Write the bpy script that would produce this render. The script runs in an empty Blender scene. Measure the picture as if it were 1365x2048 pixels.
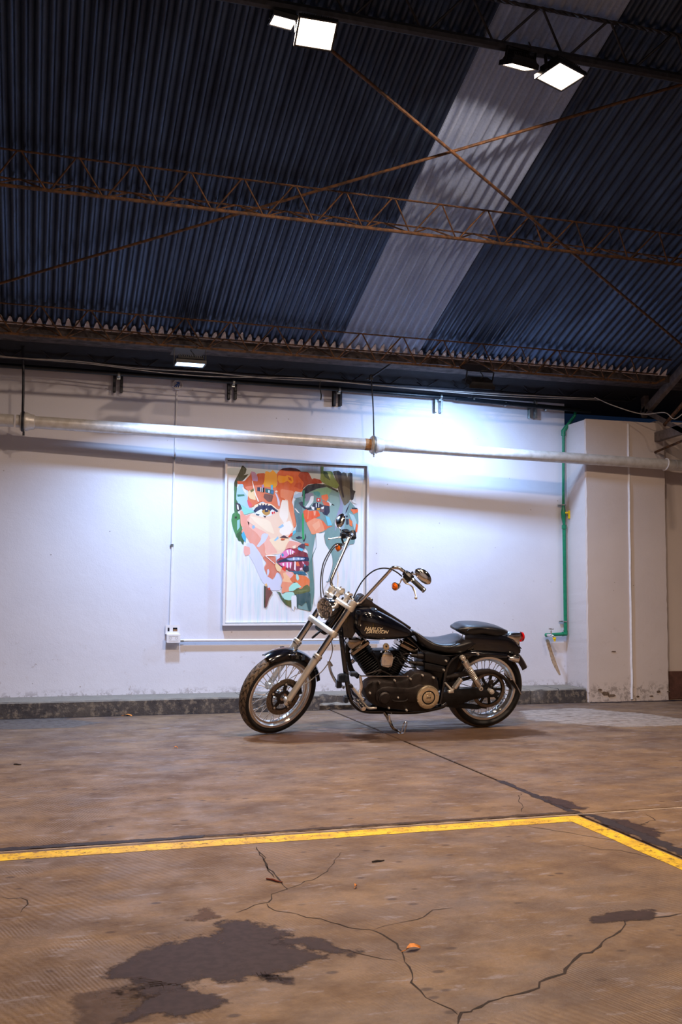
import bpy, math, random
import numpy as np
from mathutils import Vector, Matrix
random.seed(7)
# ------------------------------------------------------------------ camera, world, exposure
FPX = 1991.7; H = 1.08
PI_, RO, YA = [math.radians(a) for a in (4.465, 0.4115, 16.826)]
fw = np.array([math.sin(YA)*math.cos(PI_), math.cos(YA)*math.cos(PI_), math.sin(PI_)])
r0 = np.array([math.cos(YA), -math.sin(YA), 0.0]); u0 = np.cross(r0, fw)
RV = math.cos(RO)*r0 + math.sin(RO)*u0; UV = -math.sin(RO)*r0 + math.cos(RO)*u0
ORG = np.array([0, 0, H])
S = bpy.context.scene; COL = S.collection
cd = bpy.data.cameras.new('camera'); cam = bpy.data.objects.new('camera', cd); COL.objects.link(cam)
cd.sensor_fit = 'VERTICAL'; cd.sensor_height = 36; cd.sensor_width = 24; cd.lens = FPX/2048*36
cd.clip_start = 0.05; cd.clip_end = 100
cam.matrix_world = Matrix(((RV[0], UV[0], -fw[0], 0), (RV[1], UV[1], -fw[1], 0), (RV[2], UV[2], -fw[2], H), (0, 0, 0, 1)))
S.camera = cam
w = bpy.data.worlds.new('world'); S.world = w; w.use_nodes = True
w.node_tree.nodes['Background'].inputs[0].default_value = (0.10, 0.22, 0.55, 1)
w.node_tree.nodes['Background'].inputs[1].default_value = 0.03
S.view_settings.view_transform = 'Standard'; S.view_settings.look = 'None'
S.view_settings.gamma = 1; S.view_settings.use_curve_mapping = False
S.view_settings.exposure = 0.1
WARM = (1.0, 0.75, 0.55); COOL = (0.42, 0.64, 1.0)
E_WARM, E_FILL, E_DOWN, E_WALL = 50, 38, 54, 46   # lamp powers in watts

def ray(x, y): return fw + RV*(x-682.5)/FPX - UV*(y-1024)/FPX
def hit(x, y, n, d):
    n = np.array(n, float); r = ray(x, y); return ORG + r*(d-ORG@n)/(r@n)
def fl(x, y, z=0.0): return hit(x, y, (0, 0, 1), z)
def yp(x, y, Y): return hit(x, y, (0, 1, 0), Y)

# ------------------------------------------------------------------ materials
def srgb(r, g, b):
    f = lambda c: ((c/255)/12.92 if c/255 <= .04045 else ((c/255+.055)/1.055)**2.4)
    return (f(r), f(g), f(b))
def mat(name, col, rough=.5, metal=0., coat=0., emit=0., noise=0., nscale=20., bump=0., bscale=80., spec=.5, var=None):
    m = bpy.data.materials.new(name); m.use_nodes = True; nt = m.node_tree; b = nt.nodes['Principled BSDF']
    b.inputs['Base Color'].default_value = (*col, 1); b.inputs['Roughness'].default_value = rough
    b.inputs['Metallic'].default_value = metal; b.inputs['Coat Weight'].default_value = coat
    b.inputs['Specular IOR Level'].default_value = spec
    if coat: b.inputs['Coat Roughness'].default_value = .03
    if emit:
        b.inputs['Emission Color'].default_value = (*col, 1); b.inputs['Emission Strength'].default_value = emit
    tc = nt.nodes.new('ShaderNodeTexCoord')
    n = nt.nodes.new('ShaderNodeTexNoise'); n.inputs['Scale'].default_value = nscale; n.inputs['Detail'].default_value = 6
    nt.links.new(tc.outputs['Object'], n.inputs['Vector'])
    if noise and not emit:
        r = nt.nodes.new('ShaderNodeMix'); r.data_type = 'RGBA'
        c2 = var if var else tuple(c*(1-noise) for c in col); c1 = col if var else tuple(min(1, c*(1+noise*.5)) for c in col)
        mr = nt.nodes.new('ShaderNodeMapRange'); mr.inputs[1].default_value = .35; mr.inputs[2].default_value = .65
        nt.links.new(n.outputs['Fac'], mr.inputs[0]); nt.links.new(mr.outputs[0], r.inputs[0])
        r.inputs[6].default_value = (*c2, 1); r.inputs[7].default_value = (*c1, 1)
        nt.links.new(r.outputs[2], b.inputs['Base Color'])
    if bump:
        n2 = nt.nodes.new('ShaderNodeTexNoise'); n2.inputs['Scale'].default_value = bscale; n2.inputs['Detail'].default_value = 5
        nt.links.new(tc.outputs['Object'], n2.inputs['Vector'])
        bp = nt.nodes.new('ShaderNodeBump'); bp.inputs['Strength'].default_value = bump; bp.inputs['Distance'].default_value = .01
        nt.links.new(n2.outputs['Fac'], bp.inputs['Height']); nt.links.new(bp.outputs[0], b.inputs['Normal'])
    return m
class NG:
    """small wrapper to write node trees briefly"""
    def __init__(s, name):
        s.m = bpy.data.materials.new(name); s.m.use_nodes = True; s.t = s.m.node_tree; s.b = s.t.nodes['Principled BSDF']
        s.tc = s.t.nodes.new('ShaderNodeTexCoord'); s.co = s.tc.outputs['Object']
    def n(s, ty, **k):
        q = s.t.nodes.new(ty)
        for a, v in k.items(): setattr(q, a, v)
        return q
    def l(s, a, b): s.t.links.new(a, b)
    def map(s, scale=(1, 1, 1), rot=(0, 0, 0), loc=(0, 0, 0)):
        q = s.n('ShaderNodeMapping'); s.l(s.co, q.inputs[0]); q.inputs['Scale'].default_value = scale
        q.inputs['Rotation'].default_value = rot; q.inputs['Location'].default_value = loc; return q.outputs[0]
    def noise(s, scale, detail=5, vec=None, rough=.55):
        q = s.n('ShaderNodeTexNoise'); q.inputs['Scale'].default_value = scale; q.inputs['Detail'].default_value = detail
        q.inputs['Roughness'].default_value = rough; s.l(vec if vec else s.co, q.inputs['Vector']); return q.outputs['Fac']
    def vor(s, scale, vec=None, feature='F1'):
        q = s.n('ShaderNodeTexVoronoi', feature=feature); q.inputs['Scale'].default_value = scale
        s.l(vec if vec else s.co, q.inputs['Vector']); return q.outputs['Distance']
    def mr(s, v, a, b, c=0., d=1.):
        q = s.n('ShaderNodeMapRange'); s.l(v, q.inputs[0])
        for i, x in enumerate((a, b, c, d)): q.inputs[i+1].default_value = x
        return q.outputs[0]
    def math(s, op, a, b=None):
        q = s.n('ShaderNodeMath', operation=op)
        for i, x in enumerate((a, b)):
            if x is None: continue
            if isinstance(x, (int, float)): q.inputs[i].default_value = x
            else: s.l(x, q.inputs[i])
        return q.outputs[0]
    def mix(s, f, a, b, blend='MIX'):
        q = s.n('ShaderNodeMix', data_type='RGBA', blend_type=blend)
        if isinstance(f, (int, float)): q.inputs[0].default_value = f
        else: s.l(f, q.inputs[0])
        for i, x in ((6, a), (7, b)):
            if isinstance(x, tuple): q.inputs[i].default_value = (*x, 1)
            else: s.l(x, q.inputs[i])
        return q.outputs[2]
    def bump(s, h, st=.5, dist=.01):
        q = s.n('ShaderNodeBump'); q.inputs['Strength'].default_value = st; q.inputs['Distance'].default_value = dist
        s.l(h, q.inputs['Height']); s.l(q.outputs[0], s.b.inputs['Normal'])
    def col(s, c): s.l(c, s.b.inputs['Base Color']); return s
    def set(s, **k):
        for a, v in k.items(): s.b.inputs[a.replace('_', ' ')].default_value = v
        return s

def floor_mat():
    g = NG('worn_concrete_floor')
    big = g.mr(g.noise(.9, 4), .38, .62)
    mid = g.mr(g.noise(3.5, 6, rough=.65), .40, .62)
    st = g.mr(g.noise(1.0, 6, g.map((2.6, 4.2, 1), (0, 0, -.35)), .72), .42, .64)
    fine = g.mr(g.noise(60, 4, rough=.7), .3, .7)
    c = g.mix(big, srgb(124, 102, 80), srgb(104, 92, 88))
    c = g.mix(g.math('MULTIPLY', mid, .8), c, srgb(78, 58, 48))
    c = g.mix(g.math('MULTIPLY', st, .42), c, srgb(166, 138, 104))
    lav = g.mr(g.noise(5, 7, g.map((1.2, 3.5, 1), (0, 0, .2), (7, 3, 0)), .7), .57, .64)
    c = g.mix(g.math('MULTIPLY', lav, .6), c, srgb(150, 146, 158))
    sp = g.math('MULTIPLY', g.mr(g.vor(6, g.map((1, 1.6, 1))), .08, .14, 1, 0), g.mr(g.noise(1.7, 3), .38, .46))
    c = g.mix(g.math('MULTIPLY', sp, .85), c, srgb(58, 42, 38))
    sp2 = g.mr(g.vor(23, g.map((1, 1.8, 1), (0, 0, .4))), .06, .10, .7, 0)
    c = g.mix(g.math('MULTIPLY', sp2, g.mr(g.noise(2, 2), .5, .56)), c, srgb(80, 58, 46))
    c = g.mix(g.math('MULTIPLY', fine, .35), c, srgb(96, 74, 58))
    # trowelled ridge print
    w1 = g.n('ShaderNodeTexWave', wave_type='BANDS', bands_direction='DIAGONAL'); w1.inputs['Scale'].default_value = 22; w1.inputs['Distortion'].default_value = 1.2
    g.l(g.map((1, .55, 1)), w1.inputs['Vector'])
    w2 = g.n('ShaderNodeTexWave', wave_type='BANDS', bands_direction='X'); w2.inputs['Scale'].default_value = 26; w2.inputs['Distortion'].default_value = 1.5
    g.l(g.map((1, 1, 1), (0, 0, -.3)), w2.inputs['Vector'])
    mk = g.mr(g.noise(1.4, 4, g.map((1, 1, 1), (0, 0, 0), (3, 9, 0))), .46, .56)
    mk2 = g.mr(g.noise(1.7, 4, g.map((1, 1, 1), (0, 0, 0), (13, 2, 0))), .50, .58)
    rid = g.math('ADD', g.math('MULTIPLY', w1.outputs['Fac'], mk), g.math('MULTIPLY', w2.outputs['Fac'], mk2))
    c = g.mix(g.math('MULTIPLY', rid, .34), c, srgb(94, 74, 62))
    g.col(c); g.set(Roughness=.55, Specular_IOR_Level=.35)
    g.l(g.mr(mid, 0, 1, .5, .72), g.b.inputs['Roughness'])
    g.bump(g.math('ADD', g.math('MULTIPLY', rid, .5), g.math('ADD', g.math('MULTIPLY', fine, .5), mid)), .45, .004)
    return g.m
def wall_mat(name='painted_plaster', base=(226, 226, 238), dirt=1.0):
    g = NG(name)
    a = g.mr(g.noise(1.2, 5), .35, .65); fine = g.noise(90, 4)
    c = g.mix(g.math('MULTIPLY', a, .5), srgb(*base), srgb(base[0]-16, base[1]-15, base[2]-12))
    sep = g.n('ShaderNodeSeparateXYZ'); g.l(g.co, sep.inputs[0])
    low = g.mr(sep.outputs[2], .1, 1.0, 1, 0)
    sp = g.math('MULTIPLY', g.mr(g.vor(9, g.map((1, 1, 1))), .035, .06, 1, 0), g.mr(g.noise(2.3, 3), .5, .58))
    c = g.mix(g.math('MULTIPLY', sp, .8*dirt), c, srgb(110, 96, 92))
    sc = g.math('MULTIPLY', g.mr(g.noise(8, 8, rough=.8), .60, .66), low)
    c = g.mix(g.math('MULTIPLY', sc, .55*dirt), c, srgb(150, 128, 112))
    base_d = g.math('MULTIPLY', g.mr(sep.outputs[2], .13, .2, 1, 0), g.mr(g.noise(14, 6, rough=.8), .5, .56))
    c = g.mix(g.math('MULTIPLY', base_d, .5), c, srgb(90, 74, 66))
    g.col(c); g.set(Roughness=.6, Specular_IOR_Level=.3)
    g.bump(g.math('ADD', g.math('MULTIPLY', fine, .25), g.math('ADD', g.noise(7, 5), g.math('MULTIPLY', g.math('MULTIPLY', sc, dirt), .6))), .35, .008)
    return g.m
def kerb_mat():
    g = NG('dirty_kerb_concrete')
    a = g.mr(g.noise(4, 7, rough=.7), .35, .65); b = g.mr(g.noise(18, 6, rough=.7), .5, .62)
    c = g.mix(a, srgb(52, 50, 58), srgb(92, 87, 86)); c = g.mix(g.math('MULTIPLY', b, .6), c, srgb(150, 140, 128))
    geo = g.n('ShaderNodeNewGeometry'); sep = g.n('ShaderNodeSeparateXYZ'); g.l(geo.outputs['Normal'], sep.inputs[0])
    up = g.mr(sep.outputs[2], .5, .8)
    c = g.mix(g.math('MULTIPLY', up, .75), c, srgb(140, 134, 124))      # paler tone on upward faces
    g.col(c); g.set(Roughness=.8); g.bump(g.noise(40, 6, rough=.7), .6, .008); return g.m
def decal_mat(name, col, edge=.5, scale=6., strength=1.0, stretch=(1, 1, 1), col2=None, rough=.5):
    """a stain with ragged see-through edges: vertex attribute 'fade' is 1 in the middle, 0 at the rim"""
    g = NG(name)
    at = g.n('ShaderNodeAttribute', attribute_name='fade')
    nz = g.noise(scale, 8, g.map(stretch), .7)
    f = g.math('ADD', at.outputs['Fac'], g.math('MULTIPLY', g.math('SUBTRACT', nz, .5), 2.0))
    al = g.math('MULTIPLY', g.mr(f, edge-.12, edge+.12), strength)
    c = g.mix(g.mr(g.noise(scale*4, 5), .4, .6), col, col2 or tuple(x*.7 for x in col))
    g.col(c); g.set(Roughness=max(rough, .6), Specular_IOR_Level=.2)
    g.l(al, g.b.inputs['Alpha']); return g.m
def roof_mat(name, c1, c2, rough=.42, metal=.35):
    g = NG(name)
    a = g.mr(g.noise(2, 6, g.map((4, .5, 1)), .7), .35, .65); sp = g.noise(55, 5, rough=.75)
    c = g.mix(a, srgb(*c1), srgb(*c2)); c = g.mix(g.math('MULTIPLY', g.mr(sp, .45, .65), .5), c, tuple(x*.55 for x in srgb(*c1)))
    g.col(c); g.set(Roughness=rough, Metallic=metal)
    g.bump(g.math('ADD', sp, g.math('MULTIPLY', g.noise(9, 3), 2)), .35, .004); return g.m
def rust_mat():
    g = NG('rusty_steel')
    a = g.mr(g.noise(25, 6, rough=.7), .4, .62)
    g.col(g.mix(a, srgb(58, 42, 34), srgb(112, 76, 46))); g.set(Roughness=.65, Metallic=.25); g.bump(g.noise(200, 3), .5, .002); return g.m
def canvas_mat():
    g = NG('painted_canvas')
    st = g.mr(g.noise(1.6, 6, g.map((16, 1, 1.1)), .6), .48, .66); st2 = g.mr(g.noise(1.9, 6, g.map((13, 1, 1.3), (0, 0, 0), (5, 0, 3)), .6), .52, .68)
    c = g.mix(g.math('MULTIPLY', st, .55), srgb(236, 238, 246), srgb(186, 222, 234)); c = g.mix(g.math('MULTIPLY', st2, .5), c, srgb(214, 206, 234))
    g.col(c); g.set(Roughness=.45); g.bump(g.noise(6, 6, g.map((30, 1, 2))), .15, .003); return g.m
def paint_mat():
    g = NG('acrylic_paint_patches')
    at = g.n('ShaderNodeAttribute', attribute_name='Col')
    nz = g.mr(g.noise(2.5, 6, g.map((9, 1, 3)), .6), .35, .7)
    c = g.mix(g.math('MULTIPLY', nz, .16), at.outputs['Color'], g.mix(.5, at.outputs['Color'], (.95, .93, .95)))
    g.col(c); g.set(Roughness=.4); g.bump(g.noise(6, 6, g.map((30, 1, 6))), .15, .003); return g.m
def tyre_mat():
    g = NG('tyre_rubber')
    at = g.n('ShaderNodeAttribute', attribute_name='Col')
    g.col(g.mix(g.math('MULTIPLY', g.mr(g.noise(40, 5), .4, .65), .35), at.outputs['Color'], (.012, .011, .012))); g.set(Roughness=.62, Specular_IOR_Level=.35); return g.m
def leather_mat():
    g = NG('black_seat_leather'); g.col(g.mix(g.mr(g.noise(14, 4), .4, .6), (.006, .006, .008), (.012, .010, .011)))
    g.set(Roughness=.32, Specular_IOR_Level=.6); g.bump(g.vor(240), .25, .002); return g.m
def line_mat():
    g = NG('worn_yellow_paint')
    c = g.mix(g.mr(g.noise(9, 5), .4, .6), srgb(232, 194, 20), srgb(198, 160, 30)); c = g.mix(g.mr(g.noise(30, 6, rough=.8), .54, .62), c, srgb(126, 94, 54))
    g.col(c); g.set(Roughness=.55)
    al = g.mr(g.noise(22, 8, g.map((1, 1, 1), (0, 0, 0), (4, 4, 0)), .8),   .55, .64, 1, .1); g.l(al, g.b.inputs['Alpha']); g.bump(g.noise(80, 4), .3, .002); return g.m

M = {}
M['floor'] = floor_mat(); M['wall'] = wall_mat(); M['column'] = wall_mat('rough_column_plaster', (214, 202, 198), .8)
M['kerb'] = kerb_mat(); M['roof'] = roof_mat('dark_corrugated_steel', (58, 75, 104), (24, 34, 58), .34, .55)
M['strip'] = roof_mat('milky_corrugated_sheet', (158, 178, 218), (134, 152, 192), .5, 0)
M['rust'] = rust_mat(); M['canvas'] = canvas_mat(); M['paint'] = paint_mat(); M['tyre'] = tyre_mat(); M['leather'] = leather_mat(); M['yellow'] = line_mat()
M['darksteel'] = mat('dark_painted_steel', srgb(46, 48, 58), .5, .4, noise=.4, nscale=30)
M['joint'] = mat('dirty_joint_filler', srgb(58, 46, 42), .8, noise=.5, nscale=25, bump=.4)
M['beam'] = mat('rough_dark_beam', srgb(84, 78, 80), .85, noise=.6, nscale=14, bump=.9, bscale=40)
M['mortar'] = mat('pale_mortar', srgb(246, 234, 238), .85, noise=.25, nscale=40, bump=.8, bscale=60)
M['silver'] = mat('silver_painted_pipe', srgb(220, 218, 218), .36, .2, noise=.1, nscale=18, bump=.15, bscale=60, var=srgb(200, 196, 192))
M['green'] = mat('green_plastic_pipe', srgb(20, 128, 92), .35, noise=.15, nscale=30)
M['blackpipe'] = mat('black_conduit_pipe', srgb(26, 34, 44), .35, .2, noise=.3)
M['galv'] = mat('galvanised_steel', srgb(176, 184, 186), .35, .85, noise=.25, nscale=40)
M['white'] = mat('white_plastic', srgb(232, 230, 236), .4, noise=.06)
M['frame'] = mat('white_frame_wood', srgb(236, 234, 240), .35, noise=.05)
M['dark'] = mat('dark_hole', (.01, .012, .02), .8, noise=.3)
M['brown'] = mat('cardboard_brown', srgb(160, 124, 92), .8, noise=.2)
M['valve'] = mat('yellow_handle_plastic', srgb(246, 208, 10), .4, noise=.08)
M['chrome'] = mat('polished_chrome', (.92, .90, .88), .11, 1., noise=.05, nscale=8)
M['alu'] = mat('brushed_fork_aluminium', (.84, .79, .72), .36, .75, noise=.10, nscale=12)
M['steelw'] = mat('white_cast_clamp', srgb(226, 218, 206), .3, .55, noise=.06)
M['gloss'] = mat('black_gloss_paint', (.0035, .004, .008), .12, 0, coat=1., noise=.3)
M['satin'] = mat('black_satin_engine', (.004, .004, .006), .42, 0., noise=.35, nscale=30, bump=.12, bscale=150)
M['rimc'] = mat('bright_rim_chrome', (.93, .90, .85), .20, .9, noise=.05)
M['wrinkle'] = mat('brown_black_wrinkle_finish', (.020, .014, .013), .42, .2, noise=.35, nscale=30, bump=.3, bscale=300)
M['rubber'] = mat('black_rubber', (.014, .014, .016), .6, noise=.3)
M['disc'] = mat('drilled_disc_steel', srgb(134, 120, 106), .34, .7, noise=.25, nscale=40)
M['orange'] = mat('amber_lens', srgb(250, 112, 6), .15, 0, coat=.6, noise=.25, nscale=90)
M['red'] = mat('red_lens', srgb(200, 20, 24), .15, 0, coat=.6, noise=.2)
M['gold'] = mat('warm_chrome_cover', (.86, .72, .50), .2, .85, noise=.06)
M['plug'] = mat('blue_black_plastic', srgb(34, 44, 60), .3, .1, noise=.25)
M['lamp_body'] = mat('lamp_black_aluminium', srgb(30, 30, 36), .45, .4, noise=.3)
M['leaf'] = mat('dry_leaf', srgb(224, 142, 60), .7, noise=.3, nscale=60)
M['twig'] = mat('dry_twig', srgb(122, 56, 40), .8, noise=.3)
M['cable'] = mat('pale_cable_sheath', srgb(170, 166, 164), .5, noise=.2)
M['caulk'] = mat('white_caulk', srgb(236, 234, 240), .5, noise=.08)
M['tubes'] = mat('bright_fork_tube', (.86, .82, .76), .17, 1., noise=.05)
M['glass'] = bpy.data.materials.new('clear_lens_glass'); M['glass'].use_nodes = True
_b = M['glass'].node_tree.nodes['Principled BSDF']; _b.inputs['Transmission Weight'].default_value = 1; _b.inputs['Roughness'].default_value = .02; _b.inputs['Base Color'].default_value = (1, 1, 1, 1); _b.inputs['IOR'].default_value = 1.08
_n = M['glass'].node_tree.nodes.new('ShaderNodeTexNoise'); _n.inputs['Scale'].default_value = 30

# ------------------------------------------------------------------ mesh builder
def V(*a): return np.array(a, float)
def unit(v): v = np.asarray(v, float); return v/np.linalg.norm(v)
def basis(ax, ref=(0, 0, 1)):
    ax = unit(ax); ref = np.array(ref, float)
    if abs(ax@unit(ref)) > .98: ref = V(1, 0, 0)
    a = unit(np.cross(ref, ax)); return a, np.cross(ax, a), ax
def smooth_path(pts, n=6):
    pts = [np.asarray(p, float) for p in pts]
    if len(pts) < 3: return pts
    P = [2*pts[0]-pts[1]] + pts + [2*pts[-1]-pts[-2]]; out = []
    for i in range(1, len(P)-2):
        for k in range(n):
            t = k/n; a, b, c, d = P[i-1], P[i], P[i+1], P[i+2]
            out.append(.5*((2*b)+(-a+c)*t+(2*a-5*b+4*c-d)*t*t+(-a+3*b-3*c+d)*t**3))
    return out+[pts[-1]]
class MB:
    def __init__(s): s.v = []; s.f = []; s.mi = []; s.cur = 0
    def add(s, vs, fs):
        o = len(s.v); s.v += [tuple(float(c) for c in p) for p in vs]; s.f += [tuple(i+o for i in f) for f in fs]; s.mi += [s.cur]*len(fs); return s
    def box(s, c, size, ax=None, bev=0.):
        X, Y, Z = ax if ax else (V(1, 0, 0), V(0, 1, 0), V(0, 0, 1)); c = np.asarray(c, float); hx, hy, hz = [d/2 for d in size]
        if bev <= 0:
            p = [c+X*hx*i+Y*hy*j+Z*hz*k for i in (-1, 1) for j in (-1, 1) for k in (-1, 1)]
            return s.add(p, [(0, 1, 3, 2), (4, 6, 7, 5), (0, 4, 5, 1), (2, 3, 7, 6), (0, 2, 6, 4), (1, 5, 7, 3)])
        rings = []
        for z, q in ((-hz, bev), (-hz+bev, 0), (hz-bev, 0), (hz, bev)):
            a, b = hx-q, hy-q; e = bev*.6
            rings.append([c+Z*z+X*x+Y*y for x, y in ((-a+e, -b), (a-e, -b), (a, -b+e), (a, b-e), (a-e, b), (-a+e, b), (-a, b-e), (-a, -b+e))])
        return s.loft(rings)
    def loft(s, rings, cap=True, closed=False):
        n = len(rings[0]); o = []; fs = []
        for r in rings: o += list(r)
        m = len(rings)
        for i in range(m-1 if not closed else m):
            j = (i+1) % m
            for k in range(n): fs.append((i*n+k, i*n+(k+1) % n, j*n+(k+1) % n, j*n+k))
        if cap and not closed: fs.append(tuple(range(n))[::-1]); fs.append(tuple((m-1)*n+k for k in range(n)))
        return s.add(o, fs)
    def tube(s, pts, r, seg=10, cap=True, sm=0):
        pts = [np.asarray(p, float) for p in pts]
        if sm: pts = smooth_path(pts, sm)
        rr = r if isinstance(r, (list, tuple)) else [r]*len(pts)
        if len(rr) != len(pts): rr = list(np.interp(np.linspace(0, 1, len(pts)), np.linspace(0, 1, len(rr)), rr))
        t0 = unit(pts[1]-pts[0]); a, b, _ = basis(t0); rings = []
        for i, p in enumerate(pts):
            t = unit(pts[min(i+1, len(pts)-1)]-pts[max(i-1, 0)])
            a = unit(a-t*(a@t)); b = np.cross(t, a)
            rings.append([p+rr[i]*(math.cos(u)*a+math.sin(u)*b) for u in np.linspace(0, 2*math.pi, seg, endpoint=False)])
        return s.loft(rings, cap)
    def bar(s, a, b, wd, th, up=(0, 0, 1)):
        a, b = np.asarray(a, float), np.asarray(b, float); L = np.linalg.norm(b-a); x, y, z = basis(b-a, up)
        return s.box((a+b)/2, (wd, th, L), (x, y, z))
    def lathe(s, prof, c, ax, seg=32, ang=(0, 360), cap=False, e=None):
        """prof: list of (radius, offset along ax)"""
        c = np.asarray(c, float); a, b, z = basis(ax) if e is None else (unit(e[0]), unit(e[1]), unit(ax))
        full = abs(ang[1]-ang[0]) >= 359.9
        us = np.radians(np.linspace(ang[0], ang[1], seg, endpoint=not full)); rings = []
        for u in us: rings.append([c+z*t+r*(math.cos(u)*a+math.sin(u)*b) for r, t in prof])
        n = len(prof); o = []; fs = []
        for r in rings: o += r
        m = len(rings)
        for i in range(m if full else m-1):
            j = (i+1) % m
            for k in range(n-1 if not cap else n):
                k2 = (k+1) % n; fs.append((i*n+k, j*n+k, j*n+k2, i*n+k2))
        if cap and not full: fs.append(tuple(range(n))); fs.append(tuple((m-1)*n+k for k in range(n))[::-1])
        return s.add(o, fs)
    def cyl(s, a, b, r, seg=16, r2=None):
        return s.tube([a, b], [r, r if r2 is None else r2], seg)
    def sphere(s, c, r, seg=16, sc=(1, 1, 1), ax=None):
        X, Y, Z = ax if ax else (V(1, 0, 0), V(0, 1, 0), V(0, 0, 1)); c = np.asarray(c, float); rings = []
        for i in range(1, seg//2):
            th = math.pi*i/(seg//2)
            rings.append([c+r*(X*sc[0]*math.sin(th)*math.cos(u)+Y*sc[1]*math.sin(th)*math.sin(u)-Z*sc[2]*math.cos(th)) for u in np.linspace(0, 2*math.pi, seg, endpoint=False)])
        return s.loft(rings)
    def prism(s, outline, vec, bev=0.):
        """outline: 3D polygon (near side); vec: extrusion to the far side; bev shrinks the near rim"""
        P = [np.asarray(p, float) for p in outline]; vec = np.asarray(vec, float); c = sum(P)/len(P); n = len(P)
        if bev:
            L = np.linalg.norm(vec); u = vec/L; ins = []
            for i in range(n):
                e1 = unit(P[i]-P[i-1]); e2 = unit(P[(i+1) % n]-P[i]); nn = np.cross(u, e1)+np.cross(u, e2)
                nn = nn/max(np.linalg.norm(nn), 1e-6)
                ins.append(nn)
            area = sum(np.cross(P[i]-c, P[(i+1) % n]-c)@u for i in range(n)); sg = 1 if area > 0 else -1
            rings = [[P[i]+sg*ins[i]*bev for i in range(n)], [P[i]+sg*ins[i]*bev*.35+u*bev*.3 for i in range(n)], [P[i]+u*bev for i in range(n)], [p+vec for p in P]]
        else: rings = [P, [p+vec for p in P]]
        return s.loft(rings)
    def build(s, name, material, parent=None, sharp=35, off=None, smooth=True, cols=None):
        me = bpy.data.meshes.new(name); vv = s.v
        if off is not None: vv = [(a-off[0], b-off[1], c-off[2]) for a, b, c in vv]
        me.from_pydata(vv, [], s.f)
        ms = material if isinstance(material, (list, tuple)) else [material]
        for m in ms: me.materials.append(M[m] if isinstance(m, str) else m)
        me.polygons.foreach_set('material_index', s.mi)
        if cols is not None:
            at = me.color_attributes.new('Col', 'FLOAT_COLOR', 'POINT'); at.data.foreach_set('color', np.array(cols, dtype=np.float32).ravel())
        me.update()
        import bmesh
        bm = bmesh.new(); bm.from_mesh(me); bmesh.ops.recalc_face_normals(bm, faces=bm.faces); bm.to_mesh(me); bm.free()
        if smooth:
            me.polygons.foreach_set('use_smooth', [True]*len(me.polygons)); me.set_sharp_from_angle(angle=math.radians(sharp))
        o = bpy.data.objects.new(name, me); COL.objects.link(o)
        if parent is not None: o.parent = parent
        return o
def tag(o, label=None, cat=None, group=None, kind=None):
    for k, v in (('label', label), ('category', cat), ('group', group), ('kind', kind)):
        if v: o[k] = v
    return o
def empty(name, loc, rot=(0, 0, 0)):
    o = bpy.data.objects.new(name, None); COL.objects.link(o); o.location = loc; o.rotation_euler = rot; o.empty_display_size = .1; return o
def inst(src, name, mw, parent):
    o = bpy.data.objects.new(name, src if isinstance(src, bpy.types.Mesh) else src.data); COL.objects.link(o); o.parent = parent; o.matrix_local = mw; return o
def setfade(o, inner):
    pass

# ------------------------------------------------------------------ structure
YW = 9.13; KY = 8.73; KH = .135; TA = math.radians(21.23); TT = math.tan(TA); ZE = 3.249; YE = 8.40
def roofz(Y): return ZE+TT*(YE-Y)
def rf(x, y, o=0.): return hit(x, y, (0, TT, 1), ZE+TT*YE-o)
J1, J2, GAP = 4.41, 2.55, .011
fb = MB(); fb.box((2.5, 1.4, -.06), (17, 15.8, .06)); floor = tag(fb.build('floor', 'joint'), kind='structure')
def slab(x0, x1, y0, y1):
    m = MB(); t = .028; e = .004
    m.loft([[V(x0, y0, -.03), V(x1, y0, -.03), V(x1, y1, -.03), V(x0, y1, -.03)], [V(x0, y0, -e), V(x1, y0, -e), V(x1, y1, -e), V(x0, y1, -e)],
            [V(x0+e, y0+e, 0), V(x1-e, y0+e, 0), V(x1-e, y1-e, 0), V(x0+e, y1-e, 0)]])
    return m.build('slab', 'floor', floor, smooth=False)
for a, b in ((-6, J2-GAP), (J2+GAP, 11)):
    slab(a, b, -6.5, J1-GAP); slab(a, b, J1+GAP, 9.3)
# walls
m = MB(); m.box((-.41, YW+.1, 1.62), (11.18, .2, 3.24)); tag(m.build('wall_back', 'wall'), kind='structure')
m = MB(); m.box((8.6, 8.8+.1, 1.42), (5.1, .2, 2.84)); wr = tag(m.build('wall_right', 'column'), kind='structure')
m = MB(); m.box((8.6, 8.79, .14), (5.1, .03, .28), bev=.005); tag(m.build('baseboard_right', mat('brown_plinth_paint', srgb(96, 66, 60), .6, noise=.3)), kind='structure')
for nm, c, sz in (('wall_left', (-6.1, 1.4, 2), (.2, 15.8, 4)), ('wall_far_right', (11.1, 1.4, 2), (.2, 15.8, 4)), ('wall_front', (2.5, -3.9, 2.2), (17.4, .2, 4.4))):  # room walls out of view, placed to bounce light and brighten chrome reflections
    m = MB(); m.box(c, sz); tag(m.build(nm, 'wall'), kind='structure')
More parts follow.
